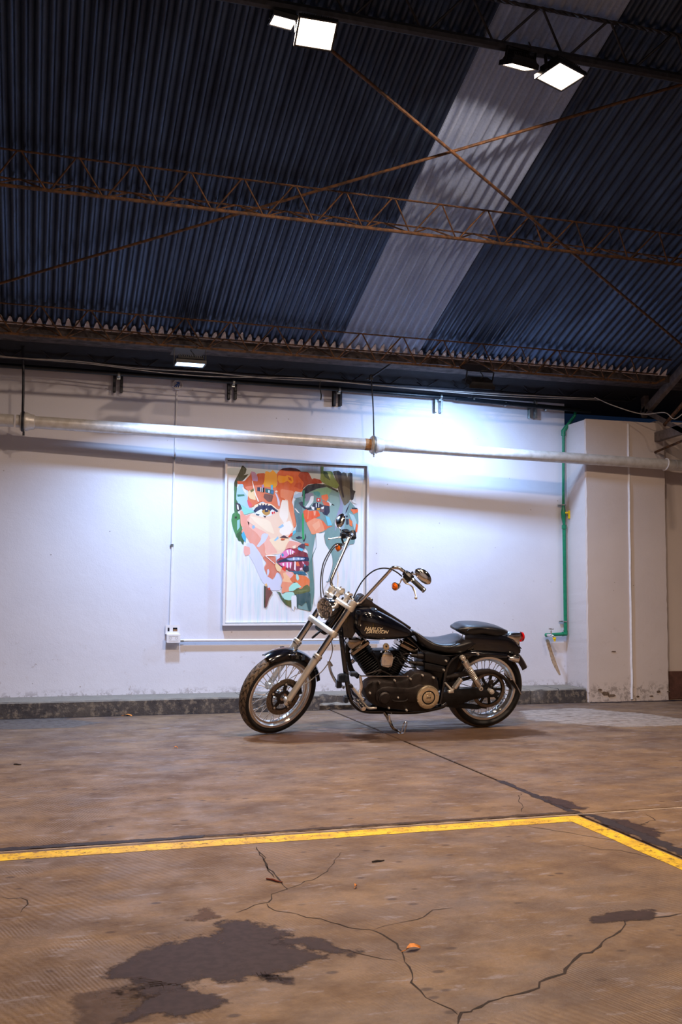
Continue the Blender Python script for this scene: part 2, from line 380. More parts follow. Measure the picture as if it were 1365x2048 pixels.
# column with slightly ragged edges
m = MB(); rings = []; cx0, cx1, cy0, cy1 = 5.175, 6.10, 8.72, 9.13
rnd = random.Random(3)
for i in range(60):
    z = 2.80*i/59; q = lambda s=.004: rnd.uniform(-s, s)
    e = .012
    rings.append([V(cx0+e+q(), cy0, z), V(cx1-e+q(), cy0, z), V(cx1+q(.0015), cy0+e, z), V(cx1, cy1, z), V(cx0, cy1, z), V(cx0+q(.0012), cy0+e, z)])
for k in range(6): rings[-1][k][2] += rnd.uniform(-.012, .02)
col_o = tag(m.loft(rings).build('wall_column', 'column', smooth=False), kind='structure')
m = MB(); m.tube([V(5.668+rnd.uniform(-.003, .003), 8.718, .02+2.76*i/30) for i in range(31)], .0125, 6); m.build('caulk_strip', 'caulk', col_o)
# a few flakes of broken plaster on the column foot
M['flake'] = mat('exposed_render', srgb(120, 100, 84), .9, noise=.5, nscale=60, bump=.8)
for (x, y, sx, sz) in ((1212, 1387, .05, .03), (1222, 1391, .06, .02), (1200, 1380, .03, .015), (1318, 1383, .03, .014), (1338, 1383, .025, .008), (1276, 1393, .02, .012), (1228, 1303, .03, .006), (1304, 1392, .03, .008)):
    p = yp(x, y, 8.72); mm = MB(); n = 9
    pts = [V(p[0]+sx*rnd.uniform(.5, 1)*math.cos(u), 8.721, p[2]+sz*rnd.uniform(.5, 1)*math.sin(u)) for u in np.linspace(0, 2*math.pi, n, endpoint=False)]
    mm.prism(pts, (0, -.005, 0), .0); mm.build('chipped_patch', 'flake', col_o)
# kerb in segments (joints recessed)
kerb = tag(empty('trim_1', (0, KY, 0)), kind='structure')
def kerb_seg(x0, x1, y0=KY, h=KH, rough=.002, z0=0.):
    mm = MB(); n = max(3, int((x1-x0)/.06)); rings = []
    for i in range(n+1):
        x = x0+(x1-x0)*i/n; j = lambda s=rough: rnd.uniform(-s, s); e = .012
        rings.append([V(x, y0+j(), z0), V(x, y0+j(), z0+h-e), V(x, y0+e+j(), z0+h+j()), V(x, YW+.02, z0+h), V(x, YW+.02, z0)])
    mm.loft(rings); return mm.build('kerb_block', 'kerb', kerb, off=(0, KY, 0))
xs = [-5.5, -.9, 1.75, 2.30]
for a, b in zip(xs[:-1], xs[1:]): kerb_seg(a+.003, b-.003)
kerb_seg(2.304, 2.45, rough=.006); kerb_seg(2.455, 3.42, KY+.10, .125, .010); kerb_seg(2.455, 3.42, KY+.015, .05, .012); kerb_seg(3.424, 4.55, rough=.004); kerb_seg(4.556, 4.86, rough=.007); kerb_seg(4.866, 5.16, rough=.006)
# slab above the wall + beam
m = MB(); m.box((2.5, 8.66, 3.205), (16, .42, .075)); beam = tag(m.build('trim_2', 'beam'), kind='structure')
m = MB(); m.box((2.5, 8.9, 3.42), (16, 1.0, .04)); cap = tag(m.build('trim_3', 'darksteel'), kind='structure')
# ceiling: corrugated sheets
ceil = tag(empty('ceiling', (0, YE, ZE)), kind='structure')
PITCH = .0763; SHW = PITCH*10
def sheet(x0, y0, y1, z_of, slope, mk, lift=0., name='roof_sheet'):
    n = 10; xs_ = []
    prof = [(0, .0), (.14, .1), (.24, .75), (.34, 1), (.62, 1), (.72, .75), (.84, .1)]
    for k in range(n):
        for t, z in prof: xs_.append((x0+(k+t)*PITCH, z))
    xs_.append((x0+n*PITCH+.006, 0))
    ys = np.linspace(y0, y1, 26); vs = []; fs = []
    A = .028
    for j, Y in enumerate(ys):
        for X, z in xs_: vs.append((X, Y, z_of(Y)+(z-.15)*A+lift+.0015*math.sin(X*37+j*2.1)*math.sin(j*1.7+X*9)))
    L = len(xs_)
    for j in range(len(ys)-1):
        for i in range(L-1): fs.append((j*L+i, j*L+i+1, (j+1)*L+i+1, (j+1)*L+i))
    mm = MB(); mm.add(vs, fs); o = mm.build(name, mk, ceil, sharp=60, off=(0, YE, ZE))
    return o
def roof2(Y): return roofz(.5)-TT*(.5-Y)
for k in range(-5, 9):
    x0 = 2.50+k*SHW; st = 'strip' if k == 0 else 'roof'
    o = sheet(x0, .5, YE+.07, roofz, 1, st, .0004*(k % 3))
    if k == 0: o['label'] = 'pale milky translucent roof sheet between the dark ones'
    sheet(x0, -6.3, .5, roof2, -1, st, .0004*(k % 3))
m = MB()   # outer roof skin that keeps out the light
for a, b, f2 in ((.5, 9.3, roofz), (-6.5, .5, roof2)):
    m.add([(-6, a, f2(a)+.06), (11, a, f2(a)+.06), (11, b, f2(b)+.06), (-6, b, f2(b)+.06)], [(0, 1, 2, 3)])
m.build('roof_underlay', 'dark', ceil, off=(0, YE, ZE))
# mortar filling behind the eave waves
m = MB(); vs = []; fs = []; N = 700; x0, x1 = -1.3, 5.95
for i in range(N+1):
    X = x0+(x1-x0)*i/N; t = ((X-2.5)/PITCH) % 1
    z = float(np.interp(t, [0, .14, .24, .34, .62, .72, .84, 1], [0, .1, .75, 1, 1, .75, .1, 0])); top = roofz(YE+.02)+(z-.15)*.028-.001
    y = YE+.035+.006*math.sin(X*50)+rnd.uniform(-.002, .002)
    zz = float(np.interp(t, [0, .14, .24, .34, .62, .72, .84, 1], [0, .1, .75, 1, 1, .75, .1, 0])); Yt = YE+.03-(.075+.02*math.sin(X*9))*max(0, 1-(abs(t-.48)/.36)**1.6)*rnd.uniform(.75, 1.0)
    vs += [(X, YE+.05, ZE-.02), (X, YE+.03, roofz(YE+.03)+(zz-.15)*.028-.006), (X, Yt, roofz(Yt)+(zz-.15)*.028-.004)]
    if i: fs += [(3*i-3, 3*i-2, 3*i+1, 3*i), (3*i-2, 3*i-1, 3*i+2, 3*i+1)]
m.add(vs, fs); m.build('mortar_fill', 'mortar', beam)

# ------------------------------------------------------------------ lattice trusses
def truss(name, Y, x0, x1, xn, pitch, zb, half, rc, rw, zt=None, mk='rust', rb=None, label=None, loc=None, group=None):
    """triangular lattice joist: two top chords under the roof, one bottom chord, rod webs"""
    base = (x0, Y, zb); e = empty(name, base); zt1 = (roofz(Y-half)-.022) if zt is None else zt; zt2 = (roofz(Y+half)-.022) if zt is None else zt
    for yy, zz in ((Y-half, zt1), (Y+half, zt2)):
        mm = MB(); n = int((x1-x0)/.06); rings = []
        for i in range(n+1):      # twisted bar: ribbed radius
            x = x0+(x1-x0)*i/n; a = i*1.3; r = rc
            rings.append([V(x, yy+r*1.25*math.cos(u+a), zz+r*.85*math.sin(u+a)) for u in np.linspace(0, 2*math.pi, 6, endpoint=False)])
        mm.loft(rings); mm.build('top_chord', mk, e, off=base)
    mm = MB(); q = rb or rc*1.2; up = zt1-.01
    mm.tube([V(x0, Y, zb), V(x1-.1, Y, zb), V(x1, Y, zb+.05)], q, 8); mm.build('bottom_chord', mk, e, off=base)
    k0 = math.ceil((x0-xn)/pitch); k = k0
    while xn+(k+1)*pitch <= x1+.01:
        xb = xn+k*pitch
        for yy, zz, s in ((Y-half, zt1, 0.), (Y+half, zt2, .06)):
            mm = MB(); top = V(xb+pitch/2, yy, zz)
            mm.tube([V(xb+.012, Y, zb), top-V(.012, 0, 0)], rw, 6); mm.tube([top+V(.012, 0, 0), V(xb+pitch-.012, Y, zb)], rw, 6)
            mm.build('web_rod', mk, e, off=base)
        k += 1
    tag(e, label, 'roof truss', group)
    return e
truss('lattice_truss', 6.75, -2.0, 8.0, 2.941, .370, 3.722, .122, .009, .0062, label='rusty lattice truss crossing the middle of the ceiling', rb=.013)
truss('lattice_truss', 8.28, -2.0, 5.80, 2.449, .385, 3.108, .115, .009, .0062, label='rusty lattice truss along the foot of the roof above the silver pipe', rb=.012)
truss('lattice_truss', 5.20, -2.0, 8.0, 2.52, .46, 4.328, .13, .014, .008, mk='darksteel', rb=.030, label='dark lattice truss at the top holding the four lit floodlights')
truss('lattice_truss', 8.92, -2.0, 5.9, 1.2353, .385, 3.053, .07, .009, .006, zt=3.17, mk='darksteel', rb=.013, label='dark lattice truss close against the wall behind the silver pipe')
truss('lattice_truss', -1.6, -2.0, 8.0, 2.52, .46, roof2(-1.6)-.17, .13, .014, .008, zt=roof2(-1.6)-.06, mk='darksteel', rb=.03, label='dark lattice truss behind the camera')
truss('lattice_truss', 2.2, -2.0, 8.0, 2.52, .46, roofz(2.2)-.17, .13, .014, .008, mk='darksteel', rb=.03, label='dark lattice truss overhead outside the photograph')
# thin bracing rods
def rod(p, q, label):
    m = MB(); m.tube([p, q], .011, 8); m2 = m.build('bracing_rod', 'rust', off=None); tag(m2, label, 'bracing rod')
a, b = rf(0, 567, .055), rf(1365, 169, .055); d = b-a; rod(a-d*.12, b+d*.25, 'thin steel rod rising to the right, crossing the other rod on the pale roof sheet')
a, b = rf(650, 90, .08), rf(1365, 690, .08); d = b-a; rod(a-d*.05, b+d*.15, 'thin steel rod falling to the right, crossing the other rod on the pale roof sheet')
# portal frame bars at the right
pf = empty('portal_frame', (5.95, 8.6, 2.6)); tag(pf, 'grey angle-iron roof frame springing from the top of the column', 'roof frame'); PFO = (5.95, 8.6, 2.6)
def px5(x, y): return hit(x, y, (1, 0, 0), 5.98)
for nm, a, b, wd in (('diagonal_bar', (1283, 829), (1385, 712), .075), ('diagonal_bar', (1292, 822), (1400, 880), .05), ('bottom_bar', (1288, 881), (1400, 846), .09), ('upright_bar', (1288, 824), (1284, 762), .06), ('diagonal_bar', (1385, 700), (1430, 900), .06)):
    A, B = px5(*a), px5(*b); mm = MB(); d = unit(B-A); sd = unit(np.cross(d, V(1, 0, 0)))
    mm.bar(A, B, .012, wd, up=sd) if False else mm.box((A+B)/2, (wd, .008, np.linalg.norm(B-A)), (sd, V(1, 0, 0), d))
    mm.box((A+B)/2+sd*(-wd/2)+V(.025, 0, 0), (.008, .05, np.linalg.norm(B-A)), (sd, V(1, 0, 0), d)); mm.build(nm, mat('grey_angle_iron', srgb(120, 112, 112), .55, .3, noise=.3) if 'ai' not in M else M['ai'], pf, off=PFO)
mm = MB(); A, B = px5(1310, 905), px5(1400, 868); mm.tube([A, V(*(A*.5+B*.5))+V(.02, 0, .01), B], .012, 6); A, B = px5(1330, 850), px5(1400, 770); mm.tube([A, B], .02, 8); mm.build('rod', 'rust', pf, off=PFO)

# ------------------------------------------------------------------ floodlights
def floodlight(loc, rot, wd, dp, color, strength, label, group, fins=True, top=None, mkframe='lamp_body', spread=150, reach=.022):
    e = empty('floodlight', loc, rot); tag(e, label, 'floodlight', 'floodlights hung from the roof trusses')
    m = MB(); t = .045
    m.loft([[V(-wd/2*a, -dp/2*a, z), V(wd/2*a, -dp/2*a, z), V(wd/2*a, dp/2*a, z), V(-wd/2*a, dp/2*a, z)] for a, z in ((1, -.0), (1, .018), (.86, .03), (.8, t))])
    m.build('housing', 'lamp_body', e, smooth=False)
    m = MB()
    for i in range(14): m.box((-wd*.4+wd*.8*i/13, 0, t+.008), (.004, dp*.72, .022))
    m.build('cooling_fins', 'lamp_body', e, smooth=False)
    m = MB(); r = .010
    for sx, sy, lx, ly in ((0, -1, wd, r), (0, 1, wd, r), (-1, 0, r, dp-2*r), (1, 0, r, dp-2*r)): m.box((sx*(wd/2-r/2), sy*(dp/2-r/2), -.004), (lx, ly, .010))
    m.build('rim', mkframe, e, smooth=False)
    m = MB(); m.add([(-wd/2+r, -dp/2+r, -.0035), (wd/2-r, -dp/2+r, -.0035), (wd/2-r, dp/2-r, -.0035), (-wd/2+r, dp/2-r, -.0035)], [(0, 3, 2, 1)])
    me = bpy.data.materials.new('lamp_glass_lit'); me.use_nodes = True; nt = me.node_tree; bb = nt.nodes['Principled BSDF']
    bb.inputs['Base Color'].default_value = (.9, .9, .9, 1); bb.inputs['Emission Color'].default_value = (*color, 1); bb.inputs['Emission Strength'].default_value = 6.0
    o = m.build('glass', me, e, smooth=False)
    ld = bpy.data.lights.new('lamp_light', 'AREA'); ld.shape = 'RECTANGLE'; ld.size = wd-.03; ld.size_y = dp-.03; ld.energy = strength; ld.color = color; ld.spread = math.radians(spread)
    lo = bpy.data.objects.new('lamp_light', ld); COL.objects.link(lo); lo.parent = e; lo.location = (0, 0, -.011)
    m = MB(); h = .11 if top is None else top
    rx = Matrix.Rotation(rot[0], 3, 'X').to_4x4().inverted() if False else None
    for sx in (-1, 1): m.box((sx*(wd/2+.006), 0, h/2), (.004, .022, h+.01))
    m.box((0, (reach-.022)/2, h+.004), (wd+.016, reach, .004)); m.build('bracket', mkframe, e, smooth=False)
    m = MB(); m.tube([V(0, 0, .05), V(.04, .02, .08), V(.01, .03, h), V(.06, .0, h+.02), V(.03, -.01, h+.05)], .004, 6, sm=4); m.build('power_cord', 'rubber', e)
    return e
FLG = 'floodlights under the top truss'
def lampT(px, py, Y, rot, wd, dp, label, st=1., h=.10):
    p = yp(px, py, Y); return floodlight(tuple(p), rot, wd, dp, WARM, E_WARM*st, label, None, top=h)
R_ = math.radians
lampT(566, 43, 5.24, (R_(4), R_(4), R_(2)), .145, .135, 'smaller lit white floodlight, leftmost under the top truss', h=.03)
lampT(632, 67, 5.14, (R_(-24), R_(3), R_(-6)), .22, .19, 'large lit white floodlight right of the small one, upper left of the ceiling', h=.06)
lampT(1038, 132, 5.20, (R_(22), R_(0), R_(8)), .19, .15, 'lit floodlight seen nearly edge-on with coiled cord, over the pale roof sheet', h=.09)
lampT(1122, 152, 5.14, (R_(-6), R_(2), R_(20)), .24, .20, 'square lit floodlight with shining rim, rightmost under the top truss', h=.09)
p5 = yp(380, 728, 8.16); floodlight(tuple(p5), (R_(0), 0, 0), .25, .17, COOL, E_DOWN, 'slim cool-white floodlight hanging over the wall left of the painting', None, top=.125, spread=135, reach=.28)
p6 = yp(957, 770, 8.16); floodlight(tuple(p6), (R_(26), 0, R_(0)), .25, .19, COOL, E_WALL, 'floodlight seen from its dark finned back, aimed at the wall right of the painting', None, top=.12, spread=155, reach=.30)
for (x, y) in ((.2, 2.2), (2.8, 2.2), (5.4, 5.14), (-.6, -1.6), (2.6, -1.6)):  # floodlights out of view, added to light the scene
    floodlight((x, y, (roofz(y) if y > .5 else roof2(y))-.31), (0, 0, 0), .24, .20, WARM, E_FILL, ('added unseen fill floodlight, left of the camera' if x < 1 and y > 0 else 'added unseen fill floodlight, right of the camera' if x < 4 and y > 0 else 'added unseen fill floodlight, behind the camera'+(' on the left' if x < 0 else ' on the right') if y < 0 else 'added unseen fill floodlight, beyond the right edge of view'), None, top=.09)

# ------------------------------------------------------------------ pipes and wiring on the wall
def YZ(px, py, Y): return yp(px, py, Y)
P0, P1 = yp(77, 845, 8.83), yp(1334, 929, 8.60); P0 = P0-(P1-P0)*.030; P1 = P1+(P1-P0)*.02
def pl(t): return P0+(P1-P0)*t
def pX(X): return P0+(P1-P0)*((X-P0[0])/(P1[0]-P0[0]))
dp_ = unit(P1-P0)
sp = empty('drain_pipe', tuple(P0)); tag(sp, 'long silver-painted drain pipe running across the wall above the painting', 'pipe'); so = tuple(P0)
xj = yp(748, 888, 8.72)[0]
m = MB(); m.tube([P0, pX(xj-.02)], .054, 24); m.build('pipe_length', 'silver', sp, off=so)
m = MB(); m.tube([pX(xj+.02), pX(6.16)], .054, 24); m.build('pipe_length', 'silver', sp, off=so)
m = MB(); m.tube([pX(6.12), pX(7.6)], .056, 24); m.build('pipe_length', 'silver', sp, off=so)
def socket(X, nm='pipe_socket'):
    m = MB(); c = pX(X); m.lathe([(.055, -.03), (.075, -.03), (.082, -.022), (.082, -.008), (.074, -.006), (.074, .006), (.080, .008), (.080, .030), (.070, .045), (.062, .085), (.0545, .09)], c, dp_, 28)
    return m.build(nm, 'silver', sp, off=so)
XS = yp(48, 843, 8.84)[0]; socket(xj); socket(XS)
m = MB(); c = pX(xj); m.lathe([(.083, -.016), (.088, -.014), (.088, .0), (.083, .002)], c, dp_, 28); m.cyl(c-V(0, 0, .085), c-V(0, 0, .115), .008, 8); m.build('clamp_ring', 'galv', sp, off=so)
m = MB(); c = pX(XS); m.lathe([(.083, -.020), (.087, -.018), (.087, .0), (.083, .002)], c, dp_, 28); m.cyl(c-V(0, 0, .085), c-V(0, 0, .12), .009, 8); m.build('clamp_ring', 'darksteel', sp, off=so)
m = MB(); c = pX(6.02); m.tube([c+V(0, .0, 0)+.059*(math.cos(u)*V(0, 1, 0)+math.sin(u)*V(0, 0, 1))+dp_*(.012*math.sin(u)) for u in np.linspace(0, 2*math.pi, 25)], .006, 6); m.build('cord_tie', 'caulk', sp, off=so)
# Y branch at the left
m = MB(); c = P0-dp_*.02; m.tube([c, c-dp_*.9], .054, 24); up = unit(-dp_*.8+V(0, 0, 1)*.9); m.tube([c-dp_*.16-V(0, 0, .02), c-dp_*.16+up*.55], .054, 24); m.lathe([(.055, -.01), (.068, 0), (.068, .04), (.055, .05)], c-dp_*.16+up*.16, up, 24)
m.build('branch_fitting', 'silver', sp, off=so)
# rust band and flaking paint at the joint
m = MB(); m.lathe([(.0548, 0), (.0552, .03), (.0548, .055)], pX(xj-.09), dp_, 24); m.build('rust_band', mat('orange_rust', srgb(176, 128, 82), .7, noise=.4, nscale=40), sp, off=so)
# hanger straps
def hanger(X, top, label, r=.007):
    m = MB(); c = pX(X)+V(0, 0, .08); t = V(*top); m.tube([c, c+(t-c)*.5+V(.006, 0, 0), t], r, 8, sm=4)
    m.box(t, (.03, .03, .05)); o = m.build('pipe_hanger', 'darksteel'); return tag(o, label, 'hanger')
ht = yp(743, 755, 8.72); hanger(xj, ht, 'twisted wire hanger holding the pipe joint right of the painting')
m = MB(); q = yp(783, 727, 8.5); m.tube([V(*ht)+V(-.05, .0, -.02), V(*ht), q], .009, 8); tag(m.build('support_rod', 'darksteel'), 'bent dark rod at the top of the wire hanger right of the painting', 'rod')
ht2 = yp(44, 725, 8.84); hanger(XS-.012, (ht2[0], 8.84, 3.16), 'straight dark strap hanging the pipe at the far left', .011)
# black conduits on strut brackets
bc = empty('wall_conduit', (-1.5, 9.03, 2.98)); tag(bc, 'dark conduit pipe on brackets along the top of the wall', 'pipe'); bo = (-1.5, 9.03, 2.98)
m = MB(); m.tube([V(-1.5, 9.02, 3.005), V(2.7, 9.02, 2.995), V(3.8, 9.02, 2.985), V(5.3, 9.02, 2.95)], .022, 12); m.build('dark_tube', 'blackpipe', bc, off=bo)
m = MB(); m.tube([V(3.9, 8.985, 2.965), V(5.4, 8.985, 2.925)], .014, 10); m.build('thin_tube', 'blackpipe', bc, off=bo)
for i, X in enumerate((4.1, 4.45, 4.9)):
    m = MB(); z = 2.98-.02*i; m.lathe([(.023, -.01), (.026, -.008), (.026, .008), (.023, .01)], V(X, 9.02, z), (1, 0, -.02), 14); m.build('coupling', 'galv', bc, off=bo)
for i, (px, w_) in enumerate(((237, 'far left, above the drain pipe'), (466, 'above the top left corner of the painting'), (677, 'above the right half of the painting'), (880, 'in the bright patch right of the wire hanger'), (1069, 'nearest the green pipe'))):
    X = (.633, 1.676, 2.701, 3.75, 4.789)[i]; e = empty('strut_bracket', (X, 9.12, 2.94)); m = MB()
    for s in (-1, 1):
        m.box((s*.021, -.03, -.02), (.004, .05, .155)); m.box((s*.032, -.055, -.02), (.022, .004, .155)); m.box((s*.032, -.008, -.02), (.022, .004, .155))
    m.build('channel', 'galv' if i > 2 else 'darksteel', e, smooth=False)
    m = MB(); m.lathe([(.023, -.01), (.028, -.01), (.028, .01), (.023, .01)], V(0, -.10, .05), (1, 0, 0), 14); m.box((.0, -.08, .03), (.03, .02, .04)); m.build('saddle', 'galv', e)
    tag(e, 'small double-channel conduit bracket '+w_, 'bracket', 'conduit brackets along the wall top')
# thin cables sagging along the wall truss
def cable(pts, r, label, mk='cable'):
    m = MB(); m.tube([yp(x, y, Y) for x, y, Y in pts], r, 6, sm=5); tag(m.build('hanging_cable', mk), label, 'cable')
cable(((-30, 708, 8.80), (40, 716, 8.80), (150, 722, 8.80), (260, 735, 8.80), (330, 740, 8.80), (420, 745, 8.80), (540, 757, 8.80), (680, 764, 8.80), (800, 775, 8.8), (950, 785, 8.8), (1100, 793, 8.8), (1190, 797, 8.8)), .005, 'upper pale cable running along the wall truss')
cable(((-30, 712, 8.77), (60, 718, 8.77), (180, 728, 8.77), (330, 746, 8.77), (450, 754, 8.77), (600, 756, 8.77), (760, 772, 8.77), (1000, 792, 8.77), (1200, 800, 8.77)), .004, 'lower pale cable running along the wall truss')
cable(((1190, 795, 8.7), (1230, 812, 8.6), (1285, 828, 8.5), (1330, 825, 8.3), (1350, 838, 8.2), (1375, 820, 8.1)), .005, 'pale cable sagging from the column top to the right edge')
cable(((641, 762, 8.80), (640, 775, 8.82), (643, 790, 8.86), (642, 800, 8.86)), .006, 'short black cable end dangling left of the third bracket', 'rubber')
# white conduit, octagon box, outlets
X0 = yp(345, 1000, 9.11)[0]
wc = empty('white_conduit', (1.15, 9.12, .65)); tag(wc, 'thin white conduit running down the wall left of the painting', 'conduit'); wo = (1.15, 9.12, .65)
tp = yp(354, 783, 9.115); bt = yp(340, 1252, 9.115)
m = MB(); m.tube([tp, tp+(bt-tp)*.29], .0085, 12); m.build('tube_length', 'white', wc, off=wo)
m = MB(); m.tube([tp+(bt-tp)*.29+V(-.004, 0, 0), tp+(bt-tp)*.66+V(-.004, 0, 0)], .0085, 12); m.build('tube_length', 'white', wc, off=wo)
m = MB(); m.tube([tp+(bt-tp)*.66, bt+V(0, 0, -.02)], .0085, 12); m.build('tube_length', 'white', wc, off=wo)
for t in (.29, .66):
    m = MB(); c = tp+(bt-tp)*t; m.tube([c+V(0, 0, -.012), c+V(0, 0, .012)], .0125, 12); m.box(c+V(-.01, .003, 0), (.02, .01, .014)); m.build('clip', 'galv', wc, off=wo)
jc = yp(355, 770, 9.115); jb = empty('junction_box', tuple(jc)); tag(jb, 'open white octagonal junction box at the top of the thin conduit', 'junction box')
m = MB(); rr_ = .048; oc = lambda r, y: [V(r*math.cos(math.radians(22.5+45*k)), y, r*math.sin(math.radians(22.5+45*k))) for k in range(8)]
m.loft([oc(rr_, .01), oc(rr_, -.03), oc(rr_-.005, -.03), oc(rr_-.005, .005)]); m.build('box', 'white', jb, smooth=False)
m = MB()
for k in range(3): m.tube([V(-.03+.02*k, .0, -.02), V(-.01+.012*k, -.02, .01*k), V(.02-.015*k, -.012, .02)], .004, 6, sm=3)
m.build('wires', mat('blue_wires', srgb(40, 90, 170), .5, noise=.2), jb)
oc_ = yp(345, 1259, 9.118); ob = empty('wall_plate', tuple(oc_)); tag(ob, 'open white wall plate frame above the double socket', 'wall plate')
m = MB(); W_, H_ = .128, .082
for x, z, sx, sz in ((0, H_/2-.012, W_, .024), (0, -H_/2+.012, W_, .024), (-W_/2+.010, 0, .020, H_-.048), (W_/2-.010, 0, .020, H_-.048), (-.012, 0, .03, H_-.048)): m.box((x, -.006, z), (sx, .012, sz))
m.build('plate', 'white', ob, smooth=False)
m = MB(); m.box((.028, -.0015, -.008), (.040, .003, .02)); m.build('cardboard', 'brown', ob)
m = MB(); m.box((0, .0, 0), (W_-.02, .002, H_-.02)); m.build('back_box', 'dark', ob)
sc_ = yp(347, 1277, 9.07); sb = empty('double_socket', tuple(sc_)); tag(sb, 'white surface-mounted double socket with slanted pin slots below the open plate', 'socket')
m = MB(); m.box((0, .028, 0), (.118, .062, .078), bev=.006); m.build('back_box', 'white', sb)
m = MB(); m.box((0, -.006, 0), (.122, .010, .080), bev=.003); m.build('face_plate', 'white', sb)
m = MB()
for sx in (-.024, .024):
    for dx, an in ((-.007, .5), (.007, -.5)):
        m.box((sx+dx, -.0115, .006), (.0022, .002, .010), (V(math.cos(an), 0, -math.sin(an)), V(0, 1, 0), V(math.sin(an), 0, math.cos(an))))
    m.box((sx, -.0115, -.010), (.0022, .002, .009))
m.build('pin_slots', 'dark', sb, smooth=False)
m = MB()
for z in (.022, -.022): m.box((0, -.0115, z), (.078, .0012, .0012))
for x in (-.039, .039): m.box((x, -.0115, 0), (.0012, .0012, .045))
m.build('insert_outline', 'galv', sb, smooth=False)
hc = empty('horizontal_conduit', (1.3, 9.11, .64)); tag(hc, 'white conduit running right from the double socket behind the motorcycle', 'conduit')
a = yp(361, 1281, 9.10); b = yp(760, 1279, 9.10); m = MB(); m.tube([a, b], .011, 12); m.build('tube', 'white', hc, off=(1.3, 9.11, .64))
m = MB(); m.tube([a+V(-.0, .0, 0), a+V(.03, 0, 0)], .014, 12); m.build('coupling', 'galv', hc, off=(1.3, 9.11, .64))

# green water pipe with valve and tap
gp = empty('water_pipe', (5.11, 9.1, .63)); tag(gp, 'green plastic water pipe running down the wall beside the column', 'pipe'); go = (5.11, 9.1, .63)
gY = 9.075; A = yp(1127.5, 862, gY); B = yp(1127.5, 1015, gY); C = yp(1129, 1055, gY); D = yp(1132, 1268, gY); E_ = yp(1094, 1270, gY)
m = MB(); m.tube([yp(1152, 822, 9.05), yp(1150, 832, 9.05), A+V(.03, -.01, .045)], .0165, 14); m.build('slanted_length', 'green', gp, off=go)
m = MB(); m.tube([A, B], .0145, 14); m.build('upper_length', 'green', gp, off=go)
m = MB(); m.tube([C, D, D+V(-.0, 0, 0)], .0185, 14); m.build('lower_length', 'green', gp, off=go)
m = MB(); m.tube([D+V(0, 0, .0), E_], .0185, 14); m.sphere(D, .021, 14); m.sphere(E_, .021, 14); m.tube([D+V(-.035, 0, 0), D, D+V(0, 0, .035)], .0235, 14); m.build('bottom_elbow', 'green', gp, off=go)
m = MB(); m.sphere(A, .024, 14); m.tube([A+V(0, 0, -.05), A, A+V(.035, -.01, .05)], .023, 14); m.build('top_elbow', 'green', gp, off=go)
m = MB(); m.tube([B+V(0, 0, .0), B-V(0, 0, .02), B-V(0, 0, .05), B-V(0, 0, .10), C+V(0, 0, .04), C], [.016, .02, .026, .022, .014, .014], 16); m.tube([C+V(0, 0, .025), C-V(0, 0, .015)], .024, 14); m.build('valve_body', 'green', gp, off=go)
m = MB(); vc = B-V(0, 0, .055); m.cyl(vc+V(.01, -.02, 0), vc+V(.035, -.035, 0), .010, 10); m.box(vc+V(.042, -.04, -.02), (.016, .022, .085), bev=.004); m.build('valve_handle', 'valve', gp, off=go)
for z in (yp(1127, 1010, gY), yp(1130, 1243, gY)):
    m = MB(); m.lathe([(.019, -.006), (.023, -.005), (.023, .005), (.019, .006)], V(D[0]*.3+z[0]*.7, gY, z[2]), (0, 0, 1), 14); m.box((z[0], 9.11, z[2]), (.085, .012, .012)); m.build('pipe_clamp', 'galv', gp, off=go)
toff = -(E_+V(0, -.02, 0)-V(*go))
m = MB(); m.tube([V(0, 0, 0), V(.01, -.035, 0), V(.025, -.06, -.004), V(.034, -.075, -.03)], [.012, .013, .012, .009], 12, sm=3); m.tube([V(.016, -.04, .0), V(.020, -.04, .045)], .008, 10); tpb = m.build('garden_tap', 'chrome', gp, off=toff); tpb['label'] = 'chrome garden tap with a T handle'
m = MB(); m.tube([V(.020, -.04, .045), V(.021, -.04, .062)], .004, 8); m.tube([V(-.005, -.04, .064), V(.045, -.04, .062)], .005, 8); m.sphere((-.005, -.04, .064), .007, 8); m.sphere((.045, -.04, .062), .007, 8); m.build('tap_handle', 'chrome', tpb, off=toff)
m = MB(); m.tube([V(.034, -.075, -.02), V(.036, -.077, -.038), V(.036, -.077, -.040), V(.037, -.078, -.06)], [.017, .017, .011, .010], 12); m.build('nozzle', 'valve', tpb, off=toff)

# ------------------------------------------------------------------ painting
FYo = 9.075
tl, tr, bl = yp(453, 915, FYo), yp(739, 929, FYo), yp(444, 1251.5, FYo)
x0, x1, z1, z0 = (tl[0]+bl[0])/2, tr[0], (tl[2]+tr[2])/2, bl[2]
fr = empty('painting', ((x0+x1)/2, 9.12, z0)); tag(fr, 'large framed abstract portrait of a face in orange and teal patches', 'painting'); fo = ((x0+x1)/2, 9.12, z0)
t = .020
for nm, a, b in (('top', (x0, z1-t), (x1, z1)), ('bottom', (x0, z0), (x1, z0+t)), ('left', (x0, z0+t), (x0+t, z1-t)), ('right', (x1-t, z0+t), (x1, z1-t))):
    m = MB(); m.box(((a[0]+b[0])/2, 9.096, (a[1]+b[1])/2), (b[0]-a[0], .046, b[1]-a[1]), bev=.002); m.build('frame_rail', 'frame', fr, off=fo)
CY = 9.103
m = MB(); m.box(((x0+x1)/2, CY+.008, (z0+z1)/2), (x1-x0-2*t-.012, .014, z1-z0-2*t-.012)); canvas = m.build('canvas', 'canvas', fr, off=fo)
m = MB(); m.box(((x0+x1)/2, CY+.0145, (z0+z1)/2), (x1-x0-.01, .004, z1-z0-.01)); m.build('backing', mat('frame_gap_dark', srgb(60, 64, 72), .7, noise=.2), fr, off=fo)
